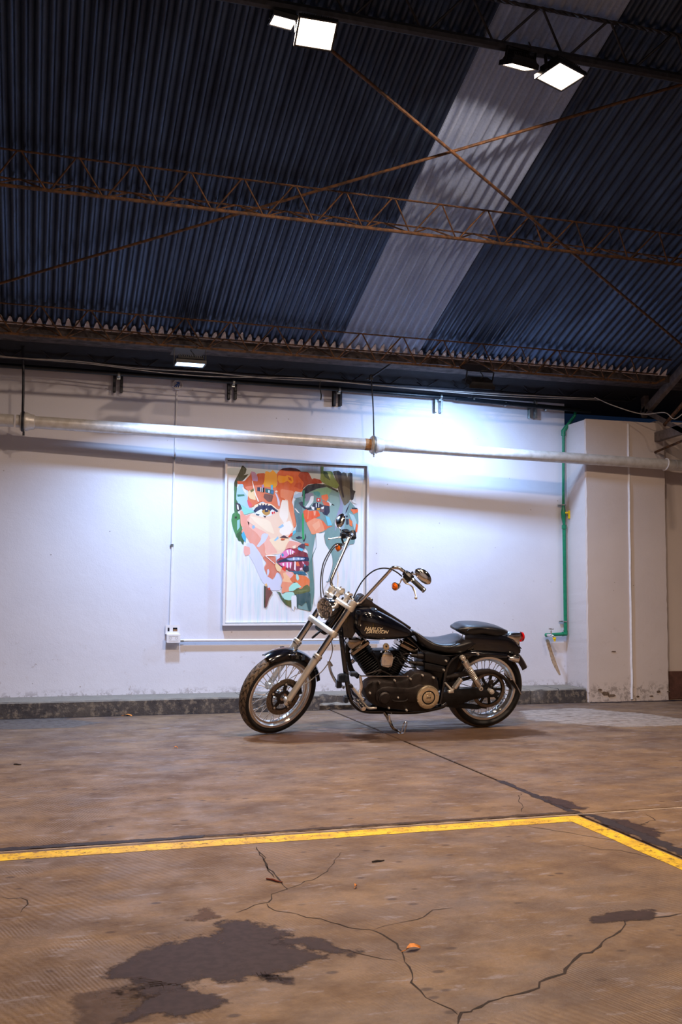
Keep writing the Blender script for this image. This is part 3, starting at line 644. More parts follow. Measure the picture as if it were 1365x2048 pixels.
PAINT = [
 ((200,214,222), "100,150 420,165 900,180 1290,215 1285,260 900,250 420,215 110,215"),  # darker top band: frame and pipe shadow painted into the canvas colour
 ((48,54,22), "235,128 272,160 262,200 245,215 290,205 240,262 195,275 185,340 163,352 165,272 200,205"),
 ((52,112,64), "165,300 195,330 196,535 200,545 165,540"),
 ((60,132,72), "150,545 175,528 215,548 228,640 238,690 215,760 185,750 152,660 140,600"),
 ((20,32,28), "170,567 187,567 187,584 170,584"),
 ((150,200,200), "190,600 214,590 212,660 190,690"),
 ((44,92,52), "180,720 205,700 240,672 252,760 242,815 222,780 200,775"),
 ((172,212,240), "190,322 215,290 262,284 256,305 232,320 245,350 275,390 292,450 322,500 342,532 200,455 182,420 185,370"),
 ((58,130,104), "190,380 250,378 255,392 195,400"),
 ((206,86,34), "190,262 250,268 300,215 308,190 330,200 345,230 365,200 430,196 425,290 530,300 560,420 540,500 470,440 400,440 300,500 280,420 290,350 250,330 240,290 195,290"),
 ((232,126,90), "255,312 430,292 560,330 602,420 570,520 470,470 390,430 300,500 280,430 285,350"),
 ((250,176,42), "430,185 445,180 470,192 495,170 520,195 537,212 532,290 520,322 400,312 422,270"),
 ((186,142,190), "308,180 345,190 367,232 367,268 320,262"),
 ((224,98,42), "530,200 560,165 640,158 700,165 750,200 800,190 830,250 910,260 915,285 800,290 760,320 740,360 680,350 650,480 690,560 695,650 640,700 600,560 620,470 560,430 520,320 535,290"),
 ((96,26,16), "560,168 580,156 640,150 700,158 745,186 700,178 600,176"),
 ((170,52,16), "740,185 800,190 830,255 845,240 905,255 915,285 800,290 740,340 762,280 712,222 720,200"),
 ((255,168,12), "540,215 600,225 620,215 665,230 672,275 650,288 620,262 592,277 552,282 535,252"),
 ((222,98,22), "622,228 650,240 657,265 632,255"),
 ((206,72,26), "690,285 730,275 745,300 735,340 700,320 675,315"),
 ((240,140,98), "560,330 680,352 650,420 670,480 692,640 660,680 612,600 630,500 600,420 560,400"),
 ((250,216,190), "300,540 420,560 560,500 600,420 625,430 632,510 667,640 682,690 640,750 600,860 560,885 430,900 420,790 340,650 270,600"),
 ((240,162,142), "215,515 240,520 262,560 310,545 270,600 340,660 430,760 430,890 520,900 520,960 560,1040 480,1100 440,1060 420,1000 440,960 400,900 350,850 290,780 250,680 220,640"),
 ((250,188,170), "300,560 270,600 340,655 430,700 470,740 500,820 540,880 440,890 420,790 350,700 290,660"),
 ((222,128,104), "430,900 520,912 520,990 542,1040 490,1108 450,1080 420,1010 445,970 408,920"),
 ((216,218,242), "270,790 330,800 400,900 420,1060 500,1110 530,1040 590,1080 560,1200 480,1200 400,1120 330,960 280,880"),
 ((236,160,140), "225,700 262,735 300,780 340,700 300,660 250,640"),
 ((216,218,242), "425,708 460,722 430,780 375,830 355,822 392,770 400,722"),
 ((246,176,164), "250,815 300,830 302,890 260,905 245,870"),
 ((216,218,242), "447,1020 460,1015 466,1040 455,1075 445,1070"),
 ((255,232,204), "300,562 470,600 512,720 440,690 340,612"),
 ((255,242,228), "575,425 600,430 622,440 630,560 600,640 548,560 560,480"),
 ((255,246,236), "560,640 640,600 668,660 640,720 580,730 550,700"),
 ((255,226,192), "460,760 560,740 642,762 602,850 540,862 500,822"),
 ((160,200,230), "540,660 580,630 590,650 560,668"), ((150,190,230), "315,650 335,640 345,660 325,675"), ((160,206,236), "505,770 540,735 545,755 515,778"),
 ((255,232,200), "335,470 400,450 480,460 520,490 540,520 480,500 400,480 345,510"),
 ((242,242,250), "340,522 400,472 480,482 532,520 480,562 400,572 350,552"),
 ((26,46,88), "328,522 350,490 372,478 366,460 392,474 400,452 410,474 428,456 430,474 455,455 452,476 480,470 505,492 544,522 528,532 490,505 470,525 452,530 420,532 400,502 362,522 345,535"),
 ((196,146,64), "398,520 430,505 472,515 470,545 440,562 415,548"),
 ((20,40,76), "425,498 457,498 457,528 428,530"), ((250,250,250), "436,500 446,500 444,512 436,512"),
 ((60,92,112), "350,543 382,548 375,562 352,556"), ((60,40,50), "412,560 440,562 430,580 420,572"),
 ((232,60,60), "484,530 496,526 500,545 488,550"), ((232,60,60), "500,528 512,522 514,540 503,543"),
 ((252,218,168), "285,350 330,330 345,380 350,430 300,415 282,390"), ((120,112,52), "300,345 340,322 346,340 310,362"),
 ((255,244,230), "316,262 322,262 350,375 378,440 368,442 342,380"),
 ((26,46,82), "362,318 386,318 386,352 362,350"), ((20,24,32), "388,318 424,322 422,362 388,358"), ((242,240,240), "390,318 397,318 395,358 389,356"), ((242,240,240), "403,319 409,319 408,358 402,358"),
 ((40,112,122), "430,325 506,345 500,382 430,360"), ((230,240,245), "455,340 470,345 466,368 456,364"), ((60,120,180), "482,345 500,348 497,372 481,368"), ((112,192,228), "477,298 496,298 496,340 477,338"),
 ((122,76,70), "425,370 500,385 486,440 455,442 415,405"), ((186,150,200), "400,300 418,292 420,320 402,322"),
 ((222,216,236), "512,365 528,370 555,440 553,482 540,472 530,410"), ((255,225,205), "512,350 530,345 538,358 520,365"),
 ((238,100,112), "275,425 300,440 322,470 300,495 284,470"), ((142,218,202), "215,465 342,530 250,552 235,520"),
 ((48,48,60), "175,445 215,460 232,500 200,522 180,500"), ((240,240,245), "188,465 200,468 206,510 192,506"),
 ((70,176,212), "225,722 245,690 267,740 262,790 240,762"),
 # right half
 ((122,158,158), "676,440 700,402 750,402 762,330 880,290 1050,350 1100,400 1160,440 1222,520 1227,620 1202,720 1192,800 1150,805 1090,900 1000,1120 965,1120 1010,980 1000,900 950,820 930,700 860,720 830,900 842,1080 852,1200 835,1330 822,1376 700,1350 690,1230 800,1180 800,1080 762,960 800,870 740,790 645,752 690,690 700,640 680,520"),
 ((92,128,136), "676,470 700,402 740,420 752,560 740,700 690,700 700,640 680,540"),
 ((96,136,132), "850,880 870,820 830,900 842,1080 852,1200 835,1330 800,1250 812,1100 790,1000 820,930"),
 ((142,176,172), "975,380 1060,400 1070,480 1040,560 1000,640 960,560 985,470"),
 ((152,156,192), "1060,362 1100,400 1092,520 1050,640 1022,702 1040,560 1072,460"),
 ((150,176,190), "1100,420 1160,440 1120,560 1100,700 1060,660 1090,540"),
 ((86,78,66), "1010,180 1060,176 1078,196 1100,190 1130,200 1165,190 1172,330 1160,432 1100,402 1060,362 1030,250"),
 ((110,104,88), "1060,362 1100,300 1160,340 1150,440 1105,480"),
 ((36,20,30), "1040,180 1080,190 1085,300 1105,400 1092,412 1062,290"), ((30,30,44), "1150,200 1175,195 1176,340 1202,352 1190,380 1182,422 1165,432 1152,330"),
 ((200,196,180), "1120,195 1140,196 1132,235"),
 ((126,146,76), "905,140 930,145 925,180 1000,180 1022,240 1062,300 1042,332 960,300 900,262 905,200"), ((62,86,46), "930,180 960,190 988,262 940,232 925,202"), ((186,192,110), "962,188 990,192 985,250 968,215"),
 ((16,26,48), "748,342 790,300 860,286 930,293 965,312 880,327 800,362 765,420 745,390"), ((62,72,40), "925,288 990,310 1057,362 1000,337 930,302"), ((40,44,44), "988,315 1055,345 1050,362 1000,335"),
 ((132,178,142), "800,370 880,330 965,318 1000,342 962,402 900,382 850,352"), ((70,152,150), "840,357 880,350 902,370 890,402 850,382"), ((140,136,162), "770,372 830,365 842,390 800,432 775,442"),
 ((36,42,48), "985,450 1022,470 1018,476 985,462"), ((220,235,235), "960,430 1000,460 985,480 962,470"),
 ((16,30,66), "712,450 748,438 760,480 790,500 830,480 842,452 880,450 920,470 940,468 978,475 982,530 960,560 928,550 905,512 880,514 830,508 790,512 760,500 735,478"),
 ((236,242,246), "818,395 845,390 842,440 800,490 770,490 805,440"), ((232,56,52), "868,410 902,410 905,440 870,442"), ((250,250,250), "878,418 890,418 890,432 878,432"),
 ((242,122,72), "908,388 960,376 972,410 950,440 912,420"), ((222,100,62), "915,430 975,450 982,480 930,470"), ((250,250,250), "822,478 850,488 848,512 828,505"), ((250,250,250), "905,490 932,480 930,500 912,506"), ((240,240,245), "862,455 870,455 870,490 862,490"), ((240,240,245), "884,452 892,452 890,485 884,488"),
 ((214,152,52), "870,495 906,495 890,514 870,512"), ((110,80,90), "895,505 935,505 930,530 900,528"),
 ((242,232,226), "680,500 690,498 727,542 705,532"), ((176,206,232), "670,390 720,365 750,370 736,400 686,412"),
 ((32,130,98), "750,342 768,345 765,470 752,480"), ((30,168,96), "746,540 760,540 760,720 768,768 748,768 745,700"),
 ((240,96,52), "755,520 785,503 792,520 880,515 902,560 842,590 780,622 760,570"), ((250,150,110), "796,510 802,512 798,590 790,588"), ((250,170,140), "842,520 862,522 858,560 846,558"),
 ((246,156,118), "780,620 850,580 900,590 922,620 940,690 830,725 800,662"), ((250,176,140), "830,640 890,600 900,650 860,690"), ((236,112,70), "905,590 930,612 960,650 1010,648 965,664 940,690 925,640"),
 ((112,202,228), "943,560 977,575 1002,640 965,646"),
 ((170,200,205), "1140,532 1190,560 1212,620 1192,690 1170,602"), ((242,112,60), "1155,505 1222,505 1222,530 1185,546"), ((20,34,60), "1168,492 1210,493 1222,503 1175,504"),
 ((16,30,60), "1120,588 1142,590 1142,636 1122,636"), ((16,30,60), "1113,560 1135,560 1137,572 1115,574"), ((238,122,72), "1145,585 1175,610 1172,655 1150,640"), ((240,106,48), "1205,625 1223,640 1215,702 1200,700"),
 ((16,30,60), "1155,448 1122,510 1115,545 1130,520"), ((236,240,245), "1165,430 1185,428 1216,462 1180,450"),
 ((240,242,250), "862,706 905,712 940,700 930,740 942,800 992,880 1005,930 1002,1000 962,1130 890,1250 862,1330 848,1300 852,1080 838,900 872,820"),
 ((20,36,66), "690,745 720,734 747,745 740,755 700,758"), ((16,30,60), "770,708 780,740 766,782 750,778 770,750"),
 ((72,42,62), "553,746 590,727 632,752 600,750"), ((216,92,48), "565,754 602,757 590,769 565,768"), ((236,72,30), "625,742 650,710 682,698 662,730 632,745"), ((82,192,222), "668,690 696,683 690,706 662,732"),
 ((244,172,154), "640,770 740,795 712,830 640,842 600,850 620,800"), ((255,232,206), "662,820 690,812 690,838 668,842"),
 # mouth
 ((160,36,60), "520,957 545,915 568,890 590,862 620,840 640,835 660,842 700,838 722,850 790,880 798,920 790,936 700,915 600,930"),
 ((128,30,52), "720,850 790,880 798,920 790,936 720,915 640,905 700,890"),
 ((236,132,192), "570,880 610,850 650,845 690,872 640,890 600,922 560,915"), ((255,245,250), "610,858 625,850 632,900 622,885"), ((255,245,250), "640,850 650,850 652,896 642,890"), ((255,245,250), "660,858 672,862 668,890 660,885"),
 ((30,150,190), "568,890 582,878 590,900 575,912"), ((216,218,240), "530,900 560,880 555,920 525,940"),
 ((26,38,84), "522,962 560,938 612,920 700,908 800,914 805,948 640,948 560,955"), ((150,176,216), "608,928 690,915 772,922 760,938 640,943"), ((225,232,245), "665,916 680,915 680,938 668,940"), ((225,232,245), "705,918 722,918 716,936 706,932"), ((225,232,245), "735,920 756,922 745,935 735,932"),
 ((140,44,72), "525,960 640,952 802,948 805,980 772,1002 702,1036 640,1030 580,1002"),
 ((232,112,172), "545,965 600,955 662,955 650,1002 600,1002 565,985"), ((255,240,248), "575,968 590,962 592,990 580,985"), ((255,240,248), "612,960 622,960 624,1010 614,1000"), ((255,240,248), "640,962 652,960 648,1012 640,1008"), ((255,240,248), "680,950 692,952 690,1030 676,1020"),
 ((238,48,32), "568,1012 602,985 606,1032 585,1042"), ((240,112,62), "690,962 710,950 727,990 700,992"), ((250,170,200), "745,950 760,958 765,975 750,970"), ((250,200,225), "725,1010 745,1002 750,1020 728,1028"), ((16,26,58), "758,985 800,990 805,1030 772,1042 748,1012"), ((90,195,230), "762,975 776,982 768,998"),
 ((30,102,132), "630,1032 762,1035 790,1068 740,1062 690,1056 640,1050"),
 ((78,40,70), "708,822 742,800 772,800 765,850 720,842"), ((92,197,236), "715,830 757,845 745,866 710,850"), ((226,86,40), "765,793 798,798 802,818 770,812"),
 # chin
 ((236,152,122), "545,1000 600,1035 672,1042 682,1100 650,1180 560,1170 580,1110 560,1060 530,1020"), ((252,196,150), "580,1050 620,1040 660,1070 660,1130 610,1150 575,1120 590,1090"), ((248,210,160), "518,960 545,980 570,1010 560,1040 530,1030 515,990"), ((246,186,190), "600,1045 650,1040 672,1060 660,1110 630,1080"),
 ((240,126,70), "668,1060 782,1078 812,1110 805,1182 742,1190 720,1186 690,1132 665,1110"), ((226,110,60), "640,1100 680,1060 700,1120 660,1130"),
 ((178,232,226), "694,1058 711,1062 721,1100 706,1116 694,1096"), ((242,152,118), "575,1122 650,1130 642,1205 570,1222"),
 ((172,236,222), "632,1172 662,1140 700,1128 742,1170 700,1180 672,1202 632,1204"),
 ((56,88,92), "690,1228 815,1205 822,1372 802,1372 782,1290 742,1330 717,1310 706,1362 698,1290"), ((92,102,46), "668,1205 700,1185 740,1185 762,1160 790,1148 812,1170 812,1206 742,1226 680,1232"), ((116,126,66), "690,1205 780,1190 800,1195 740,1212"),
 ((178,232,222), "572,1242 600,1216 640,1210 672,1215 692,1262 652,1282 600,1282"), ((74,96,62), "520,1205 560,1215 582,1270 652,1290 652,1342 600,1312 560,1262 545,1225"), ((96,100,46), "600,1285 650,1282 650,1340 622,1325"),
 ((236,240,248), "652,1242 697,1240 700,1362 682,1330 672,1370 655,1352"),
 ((122,72,66), "420,1155 470,1190 496,1215 466,1262 442,1342 424,1345"), ((50,60,40), "420,1155 434,1166 430,1342 420,1342"), ((240,190,120), "425,1150 440,1135 450,1155 436,1165"), ((210,80,50), "452,1178 470,1172 474,1190 460,1196"),
 ((255,250,248), "430,898 500,895 515,905 440,905"), ((255,240,235), "430,905 436,903 512,968 508,972"),
 ((120,150,165), "950,1120 965,1120 1000,1010 1000,1040 975,1120 955,1130"),
]
m = MB(); cols = []
def chaikin(p):
    o = []
    for i in range(len(p)):
        a, b = p[i], p[(i+1) % len(p)]; o += [a*.88+b*.12, a*.12+b*.88]
    return o
lay = 0
for c, s_ in PAINT:
    pts = [np.array([float(v) for v in q.split(',')]) for q in s_.split()]
    if len(pts) > 4: pts = chaikin(pts)
    lay += 1; Yl = CY-.0004-lay*.00004
    P3 = [yp(430+p[0]/4.2656, 900+p[1]/4.2656, Yl) for p in pts]
    m.add(P3, [tuple(range(len(P3)))]); cols += [(*srgb(*c), 1)]*len(P3)
me = m.build('painted_patches', 'paint', canvas, off=(0, 0, 0), smooth=False, cols=cols)
me.parent = canvas; 
for v in me.data.vertices: v.co -= Vector(fo)

# ------------------------------------------------------------------ floor markings, stains, cracks, litter
M['joint'].node_tree  # keep
zt_ = .0012
m = MB(); w_ = .105; ya, yb = 4.365, 4.365-w_; xa, xb = 2.525-.09, 2.525
def strip_pts(f, n): return [f(i/n) for i in range(n+1)]
L1 = strip_pts(lambda t: V(-2.5+(xb+2.5)*t, ya+rnd.uniform(-.003, .003), zt_), 90); L2 = strip_pts(lambda t: V(-2.5+(xa+2.5)*t, yb+rnd.uniform(-.003, .003), zt_), 90)
for p in L1: p[1] += -.02*(1-(p[0]+2.5)/5.0)
for p in L2: p[1] += -.02*(1-(p[0]+2.5)/5.0)
L1[-1] = V(xb, ya, zt_); L2[-1] = V(xa, yb, zt_)
m.add(L1+L2, [(i, i+1, 92+i, 91+i) for i in range(90)])
L1 = strip_pts(lambda t: V(xa+rnd.uniform(-.003, .003)-.01*t, yb+(-1-yb)*t, zt_), 60); L2 = strip_pts(lambda t: V(xb+rnd.uniform(-.003, .003)-.01*t, ya+(-1-ya)*t, zt_), 60); L1[0] = V(xa, yb, zt_); L2[0] = V(xb, ya, zt_)
m.add(L1+L2, [(i, i+1, 62+i, 61+i) for i in range(60)])
tag(m.build('painted_line', 'yellow', smooth=False), 'worn yellow painted parking line turning a corner on the floor', 'floor marking')
def decal(px, label, mk, name='floor_stain', z=.0008, cat='stain', shrink=.5, soft=None):
    P = np.array([fl(x, y, 0)[:2] for x, y in px]); lo, hi = P.min(0), P.max(0); size = hi-lo
    cell = max(.012, math.sqrt(size[0]*size[1]/5000)); w_s = soft or min(.09, .25*min(size)+.01); lo = lo-w_s; hi = hi+w_s
    nx, ny = int((hi[0]-lo[0])/cell)+2, int((hi[1]-lo[1])/cell)+2
    X, Y = np.meshgrid(lo[0]+cell*np.arange(nx), lo[1]+cell*np.arange(ny), indexing='ij'); D = np.full(X.shape, 1e9); ins = np.zeros(X.shape, bool)
    for i in range(len(P)):
        a_, b_ = P[i], P[(i+1) % len(P)]; d_ = b_-a_; t_ = np.clip(((X-a_[0])*d_[0]+(Y-a_[1])*d_[1])/(d_@d_), 0, 1); D = np.minimum(D, np.hypot(X-a_[0]-t_*d_[0], Y-a_[1]-t_*d_[1]))
        cnd = (a_[1] > Y) != (b_[1] > Y); xi = a_[0]+(Y-a_[1])*d_[0]/(d_[1] if abs(d_[1]) > 1e-9 else 1e-9); ins ^= cnd & (X < xi)
    fd_ = np.clip(.5+np.where(ins, D, -D)/(2*w_s), 0, 1); idx = -np.ones(X.shape, int); vs = []; fs = []; fv = []
    def vid(i, j):
        if idx[i, j] < 0: idx[i, j] = len(vs); vs.append((X[i, j], Y[i, j], z)); fv.append(fd_[i, j])
        return idx[i, j]
    for i in range(nx-1):
        for j in range(ny-1):
            if fd_[i:i+2, j:j+2].max() > 0.02: fs.append((vid(i, j), vid(i+1, j), vid(i+1, j+1), vid(i, j+1)))
    mm = MB(); mm.add(vs, fs); o = mm.build(name, mk, smooth=False)
    at = o.data.attributes.new('fade', 'FLOAT', 'POINT'); at.data.foreach_set('value', fv); return tag(o, label, cat)
def band(a, b, wd, mk, name, parent=None, z=.0012, label=None, cat=None, jit=.3):
    a, b = np.array(a, float), np.array(b, float); n = max(4, int(np.linalg.norm(b-a)/.05)); d = unit(b-a); sd = V(-d[1], d[0], 0); vs, fs, fv = [], [], []
    for i in range(n+1):
        c = a+(b-a)*i/n; c[2] = z; w1_ = wd*rnd.uniform(1-jit, 1+jit); e_ = 0. if i in (0, n) else 1.
        vs += [c-sd*w1_/2, c, c+sd*w1_/2]; fv += [0, e_, 0]
        if i: fs += [(3*i-3, 3*i-2, 3*i+1, 3*i), (3*i-2, 3*i-1, 3*i+2, 3*i+1)]
    mm = MB(); mm.add(vs, fs); o = mm.build(name, mk, parent, smooth=False); at = o.data.attributes.new('fade', 'FLOAT', 'POINT'); at.data.foreach_set('value', fv); return tag(o, label, cat)
dk = decal_mat('dark_oil_stain', srgb(64, 50, 54), .42, 9, .9, rough=.38)
bz = lambda l: [(x/1.95, 1700+y/1.95) for x, y in l]
decal(bz([(470, 470), (600, 385), (740, 345), (850, 360), (890, 290), (960, 282), (1100, 315), (1110, 360), (1160, 400), (1240, 425), (1130, 450), (960, 500), (800, 510), (640, 540), (600, 600), (520, 560), (500, 510)]), 'large dark oil stain in the foreground, its upper arm', dk, shrink=.7)
decal(bz([(490, 670), (560, 590), (640, 560), (700, 555), (830, 565), (870, 600), (780, 625), (720, 645), (600, 640), (540, 650)]), 'dark oil stain at the bottom below the large one', dk, z=.0010, shrink=.6)
decal(bz([(1090, 345), (1180, 348), (1290, 375), (1365, 395), (1365, 410), (1280, 390), (1180, 370), (1110, 365)]), 'thin dark streak running right from the large oil stain', dk, z=.001)
decal(bz([(1020, 495), (1080, 490), (1155, 500), (1160, 525), (1110, 522), (1060, 510)]), 'small dark blotch below right of the large oil stain', dk)
decal(bz([(730, 270), (790, 225), (860, 260), (800, 285)]), 'faint brown smudge above the large oil stain', decal_mat('faint_smudge', srgb(100, 76, 66), .5, 14, .7))
decal([(1180, 1835), (1240, 1826), (1310, 1820), (1308, 1840), (1250, 1842), (1195, 1845)], 'dark streaky blotch on the crack at the right', dk)
decal([(1085, 1592), (1115, 1596), (1150, 1608), (1168, 1620), (1140, 1618), (1105, 1606)], 'dark blotch where the floor joints meet', dk, z=.002)
decal([(1215, 1640), (1255, 1640), (1315, 1665), (1310, 1676), (1260, 1668), (1225, 1656)], 'dark damp patch right of the yellow corner', dk)
gm = decal_mat('joint_grime', srgb(56, 50, 60), .40, 9, .9); gm2 = decal_mat('pale_joint_edge', srgb(176, 158, 142), .5, 8, .9)
band(V(-2.5, J1+.022, 0), V(.75, J1+.022, 0), .085, gm, 'joint_grime', label='dark navy grime along the floor joint at the left', cat='stain')
band(V(.7, J1+.03, 0), V(2.6, J1+.025, 0), .06, decal_mat('joint_grime_brown', srgb(78, 62, 56), .46, 9, .8), 'joint_grime', label='brown grime along the floor joint in the middle', cat='stain', z=.0013)
band(V(-2.5, J1-.022, 0), V(3.6, J1-.022, 0), .035, gm2, 'pale_joint_edge', label='pale cement edge between the floor joint and the yellow line', cat='stain', z=.0014)
band(V(J2+.05, J1-.02, 0), V(J2+.05, 2.5, 0), .11, gm, 'joint_grime', label='dark grime band beside the yellow line at the right', cat='stain', z=.0012)
band(V(J2, J1+.9, 0), V(J2, J1-.02, 0), .07, gm, 'joint_grime', label='dark grime where the cross joint nears the yellow corner', cat='stain', z=.0011)
band(V(-2.5, KY-.012, 0), V(5.2, KY-.012, 0), .05, decal_mat('kerb_foot_line', srgb(40, 36, 44), .46, 12, .9), 'kerb_foot_line', label='dark line along the foot of the kerb', cat='stain', z=.0012)  # flat dark band on the floor along the kerb
band(V(5.15, 8.68, 0), V(6.9, 8.64, 0), .14, decal_mat('column_foot_line', srgb(30, 27, 38), .46, 9, .95), 'column_foot_line', label='black line at the foot of the column', cat='stain', z=.0012)  # flat near-black band on the floor along the column
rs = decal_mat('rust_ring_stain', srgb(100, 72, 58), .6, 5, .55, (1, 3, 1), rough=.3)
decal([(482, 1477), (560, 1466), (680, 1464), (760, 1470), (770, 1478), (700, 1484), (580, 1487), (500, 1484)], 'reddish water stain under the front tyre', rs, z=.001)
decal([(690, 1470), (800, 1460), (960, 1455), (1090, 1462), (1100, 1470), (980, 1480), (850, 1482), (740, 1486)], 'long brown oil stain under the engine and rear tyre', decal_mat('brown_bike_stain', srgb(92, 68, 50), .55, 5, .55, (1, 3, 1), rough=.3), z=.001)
wp = decal_mat('white_spill', srgb(190, 180, 174), .82, 4, .65, (1, 4, 1))
decal([(1030, 1420), (1150, 1414), (1290, 1426), (1400, 1440), (1400, 1452), (1250, 1456), (1120, 1448), (1040, 1440)], 'patchy white lime spill on the floor before the column', wp, z=.001)
decal([(640, 1402), (730, 1405), (745, 1416), (690, 1420), (650, 1414)], 'crumbled black dirt at the broken kerb', decal_mat('black_dirt', srgb(40, 36, 36), .5, 20, .95), z=.0014)
decal([(-40, 1440), (120, 1436), (200, 1446), (140, 1456), (-40, 1460)], 'grey cement smear by the kerb at the left', decal_mat('cement_smear', srgb(120, 116, 116), .5, 5, .6, (1, 4, 1)), z=.001)
decal([(150, 1985), (260, 1975), (330, 1990), (300, 2045), (160, 2060)], 'faint dark patch at the bottom left', decal_mat('faint_dark', srgb(96, 78, 74), .5, 6, .6))
ck = mat('dark_crack', srgb(44, 32, 30), .9, noise=.3)  # single dark brown tone for the flat crack ribbons
def crack(px, w0=.004, conv=lambda x, y: (x, y)):
    P = [fl(*conv(x, y), .0007) for x, y in px]; Q = []
    for a, b in zip(P[:-1], P[1:]):
        n = max(2, int(np.linalg.norm(b-a)/.035))
        for i in range(n): Q.append(a+(b-a)*i/n+V(rnd.uniform(-.007, .007), rnd.uniform(-.010, .010), 0))
    Q.append(P[-1]); L, Rr = [], []
    for i, p in enumerate(Q):
        d = unit(Q[min(i+1, len(Q)-1)]-Q[max(i-1, 0)]); s = V(-d[1], d[0], 0); ww = w0*rnd.uniform(.4, 1.5)*(1 if 0 < i < len(Q)-1 else .2)
        L.append(p+s*ww/2); Rr.append(p-s*ww/2)
    mm = MB(); n = len(Q); mm.add(L+Rr, [(i, i+1, n+i+1, n+i) for i in range(n-1)]); mm.build('floor_crack', ck, floor, smooth=False)
c3 = lambda x, y: (x/1.95, 1700+y/1.95); c4 = lambda x, y: (665+x/1.95, 1700+y/1.95)
crack([(1365, 245), (1300, 255), (1230, 270), (1150, 275), (1120, 320), (1070, 345), (1030, 390), (970, 405), (920, 440), (900, 480), (840, 500), (800, 535), (720, 565), (640, 580), (590, 595), (560, 625), (515, 635), (490, 679)], .008, c4)
crack([(490, 645), (440, 610), (370, 575), (320, 520), (315, 480), (285, 440), (280, 400), (230, 345), (160, 310), (60, 300), (0, 282)], .005, c4)
crack([(160, 310), (250, 290), (330, 270), (400, 235), (470, 225)], .004, c4)
crack([(1000, 0), (1030, 20), (1040, 70), (1075, 95), (1100, 120), (1120, 150), (1060, 175), (1045, 205), (1000, 215), (920, 245)], .005, c3)
crack([(1045, 205), (1065, 235), (1150, 250), (1250, 270), (1360, 300)], .004, c3)
crack([(1335, 5), (1300, 50), (1275, 85), (1220, 115), (1120, 150)], .004, c3)
crack([(1180, 0), (1365, 0)], .001, c3)
crack([(1000, 650), (1020, 690), (1050, 740), (1070, 770)], .005, lambda x, y: (x/1.95, 1360+y/1.95))
crack([(0, 378), (60, 395), (130, 410), (250, 430)], .005, c4)
crack([(0, 185), (90, 188), (110, 210), (80, 245)], .004, c3)
crack([(735, 440), (730, 470), (745, 490), (740, 515)], .004, lambda x, y: (665+x/1.95, 1360+y/1.95))
crack([(760, 570), (850, 585), (950, 600), (1100, 625)], .004, lambda x, y: (665+x/1.95, 1360+y/1.95))
crack([(970, 640), (1040, 660), (1130, 665), (1280, 700)], .004, lambda x, y: (665+x/1.95, 1360+y/1.95))
crack([(1220, 520), (1255, 545), (1200, 565), (1160, 590)], .004, lambda x, y: (665+x/1.95, 1360+y/1.95))
def leaf(px, py, s, label, mk='leaf', rz=0.):
    p = fl(px, py); m = MB(); vs = []; n = 5
    pr = [(0, .05), (.2, .5), (.45, .8), (.7, .6), (.9, .25), (1, .0)]
    top = [V((t-.5)*s, w__*s*.28, .004+.012*math.sin(t*3)) for t, w__ in pr]; bot = [V((t-.5)*s, -w__*s*.28, .003+.010*math.sin(t*3+.6)) for t, w__ in pr]; mid = [V((t-.5)*s, 0, .0015+.010*math.sin(t*3+.3)) for t, w__ in pr]
    k = len(pr); m.add(top+mid+bot, [(i, i+1, k+i+1, k+i) for i in range(k-1)]+[(k+i, k+i+1, 2*k+i+1, 2*k+i) for i in range(k-1)])
    m.tube([mid[0], mid[0]+V(-.3*s, .02*s, -.002)], .0012, 5)
    o = m.build('dry_leaf', mk); o.location = (p[0], p[1], .001); o.rotation_euler = (0, 0, rz); tag(o, label, 'leaf')
leaf(827, 1900, .055, 'curled orange leaf on the floor in the foreground', rz=.3)
leaf(256, 1432, .07, 'pale dry leaf lying against the kerb at the left', rz=-.1)
leaf(712, 1776, .022, 'tiny orange leaf scrap on the floor below the yellow line', rz=1.)
leaf(352, 1497, .03, 'tiny ochre leaf scrap on the floor left of the front tyre', 'leaf', .5)
def twig(px, py, s, label, rz, mk='twig'):
    p = fl(px, py); m = MB(); m.tube([V(-s/2, 0, .004), V(-.1*s, .02*s, .005), V(.2*s, -.02*s, .004), V(s/2, .01*s, .004)], [.003, .004, .0035, .002], 7, sm=3)
    o = m.build('twig', mk); o.location = (p[0], p[1], 0); o.rotation_euler = (0, 0, rz); tag(o, label, 'twig')
twig(549, 1763, .075, 'thin red-brown twig on the floor near the crack', -.9); twig(757, 1724, .055, 'short dark twig on the floor below the middle of the yellow line', .15, 'joint')
twig(35, 1530, .05, 'short dark twig on the floor at the far left', -.5, 'joint')
# wall blemishes
def wdecal(px, Y, label, mk, name='wall_stain'):
    P = [yp(x, y, Y) for x, y in px]; c = sum(P)/len(P); P = chaikin(P); n = len(P); mm = MB()
    R2 = [c+(p-c)*.7 for p in P]; mm.add(P+R2, [(i, (i+1) % n, n+(i+1) % n, n+i) for i in range(n)]+[tuple(n+i for i in range(n))]); o = mm.build(name, mk, smooth=False)
    at = o.data.attributes.new('fade', 'FLOAT', 'POINT'); at.data.foreach_set('value', [0.]*n+[1.]*n); return tag(o, label, 'stain')
wdecal([(1090, 1275), (1098, 1276), (1108, 1310), (1124, 1352), (1120, 1355), (1104, 1325)], YW-.0012, 'brown water run on the wall below the garden tap', decal_mat('water_run', srgb(196, 170, 140), .3, 14, .8))
sk = decal_mat('black_mould_speckle', srgb(52, 44, 50), 1.55, 120, .8)
wdecal([(305, 1335), (345, 1318), (385, 1340), (370, 1365), (320, 1362)], YW-.0012, 'speckled black mould on the wall below the double socket', sk)
wdecal([(1052, 1300), (1095, 1295), (1100, 1362), (1050, 1368)], YW-.0012, 'black pock marks on the wall below the garden tap', decal_mat('pocks', srgb(60, 50, 50), 1.6, 60, .85))

